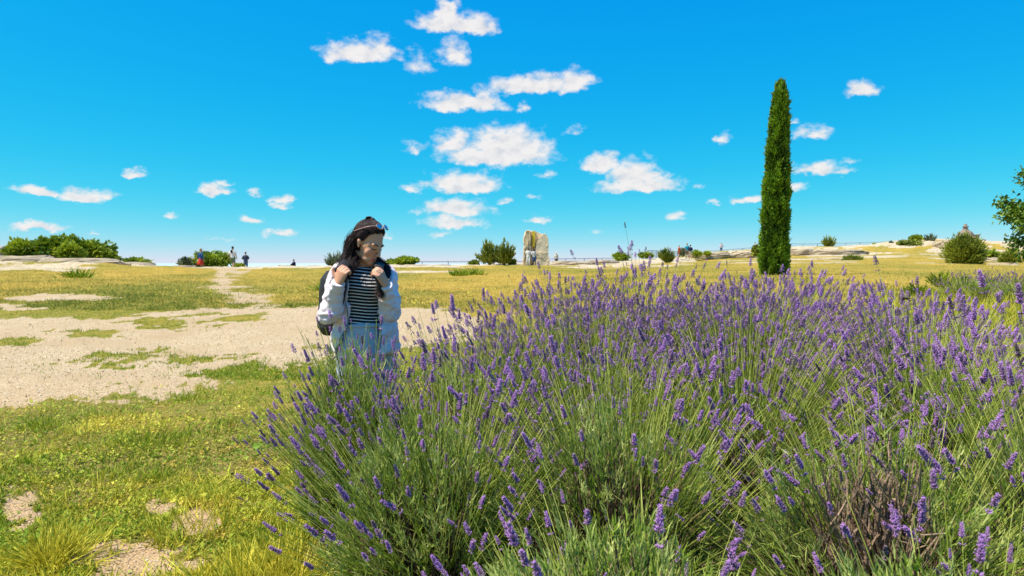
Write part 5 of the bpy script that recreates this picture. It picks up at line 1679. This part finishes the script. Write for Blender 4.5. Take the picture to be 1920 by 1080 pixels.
# --- jacket: open shell round the back and sides, full sleeves, ribbed cuffs
M_JACK = mat('white_nylon', (.74, .62, .66), (.86, .74, .775), rough=.48, scale=5, amt=.5, bump=.15, bscale=30, spec=.45)
def jacket_shell():
    zs = np.linspace(.885, 1.392, 22)
    n = 40
    O, I = [], []
    for z in zs:
        w, d, s = tor(max(z, .98))
        flare = .024 + .020 * math.exp(-((z - 1.00) / .07) ** 2) + .012 * (z < .93) - .030 * smooth(1.30, 1.39, z)
        if z < .98:
            w, d = max(w, .165), max(d, .118)
        ar = np.interp(z, [.885, .95, 1.05, 1.2, 1.3, 1.392], [R(-80), R(-68), R(-56), R(-62), R(-54), R(-68)])
        al = np.interp(z, [.885, .95, 1.05, 1.2, 1.3, 1.392], [R(-2), R(4), R(8), R(16), R(30), R(56)])
        for i in range(n):
            a = al + (2 * math.pi + ar - al) * i / (n - 1)
            ed = min(i, n - 1 - i) / 6.0
            k = flare + .012 * max(0, 1 - ed) * (1 if z < 1.25 else .3)
            for arr, kk in ((O, k), (I, k - .020)):
                arr.append(AX + LFT * (w + kk) * math.sin(a) + FWD * ((d + kk) * math.cos(a) + s) + np.array((0, 0, z - .012 * math.cos(a) * (z < .95))))
    m = len(zs)
    V = np.array(O + I) + np.array((0, 0, OFF))
    b = m * n
    q = []
    for j in range(m - 1):
        for i in range(n - 1):
            f = (j * n + i, j * n + i + 1, (j + 1) * n + i + 1, (j + 1) * n + i)
            q.append(f); q.append(tuple(b + a for a in f[::-1]))
    for j in range(m - 1):
        for i, fl_ in ((0, 1), (n - 1, 0)):
            f = (j * n + i, (j + 1) * n + i, b + (j + 1) * n + i, b + j * n + i)
            q.append(f if fl_ else f[::-1])
    for i in range(n - 1):
        for j, fl_ in ((0, 0), (m - 1, 1)):
            f = (j * n + i, j * n + i + 1, b + j * n + i + 1, b + j * n + i)
            q.append(f if fl_ else f[::-1])
    return V, [np.array(q)]
def sleeve(sh_, el_, wr_):
    a = sh_ + (sh_ - AX - np.array((0, 0, 1.345))) * -.25
    m1 = sh_ * .5 + el_ * .5; m2 = el_ * .5 + wr_ * .5
    dn = np.array((0, 0, -.02))
    out = unit(np.array((el_ - AX)[:2].tolist() + [0.0])) * .012
    return tube([lo(a), lo(sh_), lo(m1 + out), lo(el_ + dn + out), lo(m2 + dn * .8), lo(wr_ * .86 + el_ * .14)], (.052, .060, .057, .060, .052, .038), ns=18, n=6)
cv, cf = remesh([jacket_shell(), sleeve(SHR, ELR, WRR), sleeve(SHL, ELL, WRL)], .0065, 4)
cn = vnormals(cv, cf)
q_ = cv - np.array((0, 0, OFF))
# soft creases: ridged folds, closer together at the elbows and the cuffs
w1 = 1 - 2 * np.abs(fbm3(q_ * np.array((7, 7, 12)) + 3, 15, 2) - .5)
w2 = 1 - 2 * np.abs(fbm3(q_ * np.array((15, 15, 22)) + 9, 16, 2) - .5)
elb = np.exp(-(np.linalg.norm(q_ - ELR, axis=1) / .13) ** 2) + np.exp(-(np.linalg.norm(q_ - ELL, axis=1) / .13) ** 2)
cv = cv + cn * ((w1 ** 3 - .45) * .015 + (w2 ** 3 - .45) * (.008 + .010 * elb))[:, None]
mk('jacket', cv, cf, M_JACK, woman, sm=True)
def snap(p, lift=.004):
    q = lo(p); k = np.argmin(np.linalg.norm(cv - q, axis=1))
    return tuple(cv[k] + cn[k] * lift)
def shell_at(z, a):
    w, d, s = tor(max(z, .98)); w, d = (max(w, .165), max(d, .118)) if z < .98 else (w, d)
    return AX + LFT * (w + .045) * math.sin(a) + FWD * ((d + .045) * math.cos(a) + s) + np.array((0, 0, z))
for edge, nm, ztop in (((-80, -68, -56, -62, -56), 'front_zip', 1.30), ((-2, 4, 8, 16, 28), 'front_zip', 1.07)):
    zz_ = np.linspace(.90, ztop, 12)
    aa = np.interp(zz_, (.885, .95, 1.05, 1.2, 1.3), edge)
    mk(nm, *tube([snap(shell_at(z, R(a)), .002) for z, a in zip(zz_, aa)], [(.004, .004)] * 12, ns=6, n=2), C_GREY, woman, sm=True)

M_RIB = mat('white_rib', (.74, .64, .67), (.84, .74, .77), rough=.8, scale=30, amt=.4, bump=.3, bscale=120)
for e, w in ((ELR, WRR), (ELL, WRL)):
    d = unit(w - e)
    v, f = tube([lo(w - d * .052), lo(w - d * .045), lo(w - d * .012), lo(w + d * .006), lo(w + d * .008)], (.030, .041, .037, .036, .028), ns=26, n=3)
    ax0 = lo(w)
    rel = v - ax0; al_ = rel @ d; rad_ = rel - np.outer(al_, d)
    # shallow ribs round the cuff
    r1 = unit(np.cross(d, (0, 0, 1))); r2 = np.cross(d, r1)
    th = np.arctan2(rad_ @ r2, rad_ @ r1)
    v = v + unit(rad_) * (.0016 * np.cos(th * 13))[:, None]
    mk('cuff', v, f, M_RIB, woman, sm=True)
mk('collar', *tube([lo(AX + LFT * .088 * math.sin(a) + FWD * (.082 * math.cos(a) - .022) + np.array((0, 0, 1.392 - .03 * max(0, math.cos(a))))) for a in np.linspace(R(48), R(305), 15)], [(.010, .020)] * 15, ns=10, n=2), M_RIB, woman, sm=True)
# ring on her left hand
rg_ = KNL + unit(KNL - WRL) * .012
mk('ring', *tube([lo(rg_ + np.array((.011 * math.cos(a), -.002, .011 * math.sin(a)))) for a in np.linspace(0, 2 * math.pi, 13)], [.0022] * 13, ns=6, n=1, cap=False), mat('ring_silver', (.80, .76, .66), rough=.25, metal=1.0), woman, sm=True)

# --- hair: half tied up, long dark lengths falling behind the near shoulder and one over the far one
M_HAIR = mat('hair_brown', (.011, .007, .007), (.075, .034, .028), rough=.5, scale=25, amt=.5, spec=.3)
cap = [hel((0, .020, .050), (.083, .104, .094)), hel((0, .062, .0), (.074, .062, .088)), hel((0, .008, .084), (.068, .084, .060)), hel((0, .052, .128), (.026, .028, .022))]
hv, hf = remesh(cap, .005, 2)
h2 = ((hv - np.array((0, 0, OFF)) - HC) @ HM) / HS
# the shell ends a little behind the hairline; combed strands cover its edge
face = (h2[:, 1] < -.022 - .5 * (h2[:, 2] - .075)) & (h2[:, 2] < .112) | ((h2[:, 1] < .006) & (h2[:, 2] < .050)) | ((h2[:, 1] < .034) & (h2[:, 2] < .0))
hf = [q[~np.any(face[q], 1)] for q in hf]
hn = vnormals(hv, hf)
hv = hv + hn * ((fbm3(h2 * np.array((60, 14, 30)), 3, 2) - .5) * .006 - .003)[:, None]
mk('hair_cap', hv, hf, M_HAIR, woman, sm=True, tint=np.full(len(hv), -.05))
def strands(n, starts, mids, ends, js, je, r=.0016, name='hair_strands'):
    """n thin locks between jittered start, middle and end points"""
    P = []
    for i in range(n):
        k = rng.random()
        a = np.array(starts[0]) * (1 - k) + np.array(starts[1]) * k + rng.normal(0, js, 3)
        mm = [np.array(m0) * (1 - k) + np.array(m1) * k + rng.normal(0, (js + je) * .5, 3) for m0, m1 in mids]
        e = np.array(ends[0]) * (1 - k) + np.array(ends[1]) * k + rng.normal(0, je, 3)
        c = catmull([a] + mm + [e], 3)
        P.append(c)
    P = np.array(P) + np.array((0, 0, OFF))
    K = P.shape[1]
    wv = (fbm2(np.arange(n)[:, None] * 3.1 + np.arange(K)[None, :] * .35, np.zeros((n, K)), 12, 2) - .5) * .014 * np.linspace(0, 1, K)[None, :]
    P[:, :, 0] += wv
    rr = np.tile(np.interp(np.linspace(0, 1, K), [0, .2, .8, 1], [.7, 1, .9, .25]) * r, (n, 1)) * rng.uniform(.6, 1.3, (n, 1))
    v, f = stems(P, rr, 3)
    o = mk(name, v, f, M_HAIR, woman, sm=True, tint=np.repeat(np.clip(rng.normal(.32, .28, n), 0, 1), K * 3))
    o['kind'] = 'stuff'
# long lengths behind the near shoulder, sweeping to the back and down to the chest
strands(1200, (hp_((-.080, .045, .02)), hp_((-.02, .105, .03))), [(hp_((-.086, .060, -.05)), hp_((-.03, .118, -.04))), ((-.090, -.105, 1.395), (-.11, .00, 1.41)), ((-.105, -.170, 1.33), (-.135, -.08, 1.36))], ((-.108, -.195, 1.215), (-.138, -.13, 1.27)), .010, .015, r=.0011)
strands(360, (hp_((.075, .055, .0)), hp_((.04, .10, .0))), [(hp_((.082, .06, -.07)), hp_((.05, .10, -.07))), ((.115, -.02, 1.36), (.13, .02, 1.37)), ((.112, -.135, 1.28), (.135, -.12, 1.28))], ((.100, -.17, 1.20), (.130, -.15, 1.21)), .009, .012, r=.0010)
# lengths that start on the back of the head
EC, ER = np.array((0, .019, .050)), np.array((.083, .105, .095))
def on_skull(q, lift):
    d_ = (q - EC) / ER
    return EC + d_ / np.linalg.norm(d_) * (ER + lift)
bk = []
for i in range(1300):
    a_ = rng.uniform(-1.25, 1.25)
    s0 = on_skull(np.array((math.sin(a_) * .075, .03 + math.cos(a_) * .07, .115 - .03 * abs(a_) + rng.normal(0, .008))), .002)
    s1 = on_skull(np.array((math.sin(a_) * .085, .03 + math.cos(a_) * .10, .050)), rng.uniform(.001, .006))
    s2 = on_skull(np.array((math.sin(a_) * .080, .03 + math.cos(a_) * .10, -.01)), rng.uniform(.002, .010))
    e0 = np.array((-.085 + .03 * a_, -.06 - .05 * rng.random(), 1.385)) + rng.normal(0, .014, 3)
    e1 = np.array((-.108 + .022 * a_, -.14, 1.30 + .05 * rng.random())) + rng.normal(0, .016, 3)
    bk.append(catmull([hp_(s0), hp_(s1), hp_(s2), e0, e1], 3))
bk = np.array(bk) + np.array((0, 0, OFF))
v, f = stems(bk, np.full(bk.shape[:2], .0012), 3)
o = mk('back_hair', v, f, M_HAIR, woman, sm=True, tint=np.repeat(np.clip(rng.normal(.32, .26, len(bk)), 0, 1), bk.shape[1] * 3)); o['kind'] = 'stuff'
# combed strands over the crown into the tie
tie = (0, .050, .118)
cs = []
HLINE = catmull(np.array([(-.077, .034, -.004), (-.076, .004, .012), (-.075, -.014, .030), (-.073, -.022, .052), (-.064, -.040, .078), (-.040, -.062, .098), (0, -.070, .108), (.040, -.062, .098), (.064, -.040, .078), (.073, -.022, .052), (.075, -.014, .030), (.076, .004, .012), (.077, .034, -.004)]), 8)
for i in range(3000):
    k = rng.random() * (len(HLINE) - 1.001)
    st_ = HLINE[int(k)] * (1 - k % 1) + HLINE[int(k) + 1] * (k % 1) + rng.normal(0, .0045, 3)
    if rng.random() < .45:                       # further back on the crown
        st_ = st_ + (np.array(tie) - st_) * rng.uniform(.05, .5)
    lf = rng.uniform(-.001, .004)
    e_ = np.array(tie) + rng.normal(0, .007, 3)
    swp = np.array((0, .035, -.012)) * (abs(st_[0]) > .05)      # the sides are combed back before they rise to the tie
    path = [on_skull(st_ * (1 - q_) + e_ * q_ + swp * math.sin(q_ * 3.1), lf + .002 * math.sin(q_ * 3) - .007 * max(0, 1 - q_ * 5)) for q_ in (0, .25, .55, .85)] + [e_]
    cs.append([hp_(q_) for q_ in path])
cs = np.array(cs) + np.array((0, 0, OFF))
v, f = stems(cs, np.tile(np.interp(np.linspace(0, 1, cs.shape[1]), [0, .15, 1], [.0003, .0009, .0009]), (len(cs), 1)), 3)
o = mk('combed_hair', v, f, M_HAIR, woman, sm=True, tint=np.repeat(np.clip(rng.normal(.30, .16, len(cs)), 0, 1), cs.shape[1] * 3)); o['kind'] = 'stuff'
bn = []
for i in range(70):                              # the looped knot on top
    a0 = rng.uniform(0, 2 * math.pi)
    ring_ = [hp_(np.array(tie) + np.array((.020 * math.cos(a0) * math.cos(b_) + rng.normal(0, .002), .024 * math.cos(b_) + .004, .016 + .020 * math.sin(b_) + .008 * math.sin(a0) * math.cos(b_)))) for b_ in np.linspace(-.4, 3.8, 7)]
    bn.append(catmull(ring_, 3))
bn = np.array(bn) + np.array((0, 0, OFF))
v, f = stems(bn, np.full(bn.shape[:2], .0022), 4)
o = mk('hair_knot', v, f, M_HAIR, woman, sm=True, tint=np.repeat(np.clip(rng.normal(.35, .25, len(bn)), 0, 1), bn.shape[1] * 4)); o['kind'] = 'stuff'

# --- sunglasses pushed up on the hair
M_LENS = mat('mirror_lens', (.06, .42, .60), (.12, .55, .72), rough=.08, metal=.85)
M_FRAME = mat('glasses_frame', (.50, .30, .28), (.62, .40, .36), rough=.3)
sg = thing('sunglasses', 'mirrored blue sunglasses pushed up on the dark hair', 'sunglasses', WO + Vector(lo(hp_((0, -.05, .13)))))
so = np.array(WO) - np.array(sg.location)
def gl(items):
    v, f = items
    return v + so, f
for s in (-1, 1):
    c = np.array((s * .031, -.054, .139))
    nrm = unit(np.array((s * .16, -.50, .86))); a1 = unit(np.cross((0, 0, 1), nrm)); a2 = np.cross(nrm, a1)
    V = [c + nrm * .004]
    for r_, dp in ((.5, .0032), (1.0, 0.0)):
        for i in range(20):
            a = 2 * math.pi * i / 20
            V.append(c + a1 * .0225 * r_ * math.cos(a) + a2 * .0195 * r_ * math.sin(a) * (1 - .12 * math.cos(a) * s) + nrm * dp)
    V.append(c - nrm * .002)
    T_ = [(0, 1 + i, 1 + (i + 1) % 20) for i in range(20)] + [(41, 21 + (i + 1) % 20, 21 + i) for i in range(20)]
    Q_ = [(1 + i, 21 + i, 21 + (i + 1) % 20, 1 + (i + 1) % 20) for i in range(20)]
    Vw = np.array([hp_(q) for q in V]) + np.array((0, 0, OFF))
    mk('lens', Vw + so, [np.array(T_), np.array(Q_)], M_LENS, sg, sm=True)
    rim = [hp_(c + a1 * .0232 * math.cos(a) + a2 * .0202 * math.sin(a) * (1 - .12 * math.cos(a) * s)) for a in np.linspace(0, 2 * math.pi, 21)]
    mk('frame', *gl(tube([lo(q) for q in rim], [.0014] * 21, ns=6, n=1, cap=False)), M_FRAME, sg, sm=True)
    mk('temple', *gl(tube([lo(hp_(q)) for q in ((s * .053, -.044, .137), (s * .079, -.010, .114), (s * .088, .04, .072), (s * .086, .072, .046))], (.0024, .0026, .0024, .002), ns=6, n=4)), M_FRAME, sg, sm=True)
mk('bridge', *gl(tube([lo(hp_(q)) for q in ((-.010, -.062, .142), (0, -.064, .146), (.010, -.062, .142))], (.002, .002, .002), ns=6, n=3)), M_FRAME, sg, sm=True)

# --- backpack
M_PACK = mat('black_nylon', (.020, .018, .020), (.055, .05, .052), rough=.6, scale=12, amt=.7, bump=.3, bscale=90)
M_LINE = mat('strap_lining', (.30, .26, .25), (.42, .38, .36), rough=.8)
pc = AX - FWD * .225 - LFT * .045 + np.array((0, 0, 1.160))
bpk = thing('backpack', 'dark backpack on the back of the woman in the white jacket', 'backpack', WO + Vector(lo(pc)))
po = np.array(WO) - np.array(bpk.location)
def pk(items):
    v, f = items
    return v + po, f
RB = np.stack([LFT, FWD, np.array((0, 0, 1.0))], 1)
def rb_loft(cx, cy, z0, z1, w, d, tap=.8):
    zs = np.linspace(z0, z1, 9); V = []
    for z in zs:
        k = (z - z0) / (z1 - z0)
        s_ = (1 - abs(2 * k - 1) ** 5) ** .5 * .25 + .75
        s_ *= 1 - (1 - tap) * k
        for i in range(24):
            a = 2 * math.pi * i / 24
            ca, sa = math.cos(a), math.sin(a)
            V.append(pc + RB @ np.array((cx + w * s_ * np.sign(ca) * abs(ca) ** .5, cy + d * s_ * np.sign(sa) * abs(sa) ** .5, z)))
    q = [(j * 24 + i, j * 24 + (i + 1) % 24, (j + 1) * 24 + (i + 1) % 24, (j + 1) * 24 + i) for j in range(8) for i in range(24)]
    n0 = len(V); V += [np.mean(V[:24], 0), np.mean(V[8 * 24:9 * 24], 0)]
    t_ = [(n0, (i + 1) % 24, i) for i in range(24)] + [(n0 + 1, 192 + i, 192 + (i + 1) % 24) for i in range(24)]
    return np.array(V) + np.array((0, 0, OFF)), [np.array(q), np.array(t_)]
v, f = remesh([rb_loft(0, 0, -.20, .19, .160, .085)], .007, 3)
v = v + vnormals(v, f) * ((fbm3(v * 11, 22, 3) - .5) * .018)[:, None]
mk('bag_body', v + po, f, M_PACK, bpk, sm=True)
v, f = remesh([rb_loft(0, -.075, -.175, .02, .115, .035, .9)], .007, 3)
v = v + vnormals(v, f) * ((fbm3(v * 14, 23, 3) - .5) * .014)[:, None]
mk('front_pocket', v + po, f, M_PACK, bpk, sm=True)
mk('zip', *pk(tube([lo(pc + RB @ np.array(q)) for q in ((-.10, -.112, .02), (-.06, -.116, .035), (0, -.118, .04), (.06, -.116, .035), (.10, -.112, .02))], [.004] * 5, ns=6, n=4)), M_LINE, bpk, sm=True)
mk('strap', *pk(tube([lo(pc + RB @ np.array((.06, .07, .17))), lo(SHL - LFT * .055 + np.array((0, .03, .075))), lo((.098, -.085, 1.385)), lo((.112, -.150, 1.325)), lo((.130, -.150, 1.235)), lo((.155, -.06, 1.10))], ((.028, .006), (.030, .007), (.028, .007), (.024, .007), (.020, .006), (.014, .005)), ns=10, n=5, side=(.9, .2, -.3))), M_PACK, bpk, sm=True)
mk('strap', *pk(tube([lo(pc + RB @ np.array((-.06, .07, .17))), lo(SHR + LFT * .045 + np.array((0, .02, .072))), lo((-.078, -.175, 1.385)), lo((-.075, -.225, 1.345)), lo((-.085, -.20, 1.24)), lo((-.13, -.12, 1.10))], ((.028, .006), (.030, .007), (.028, .007), (.024, .007), (.020, .006), (.014, .005)), ns=10, n=5, side=(.9, .2, -.3))), M_PACK, bpk, sm=True)
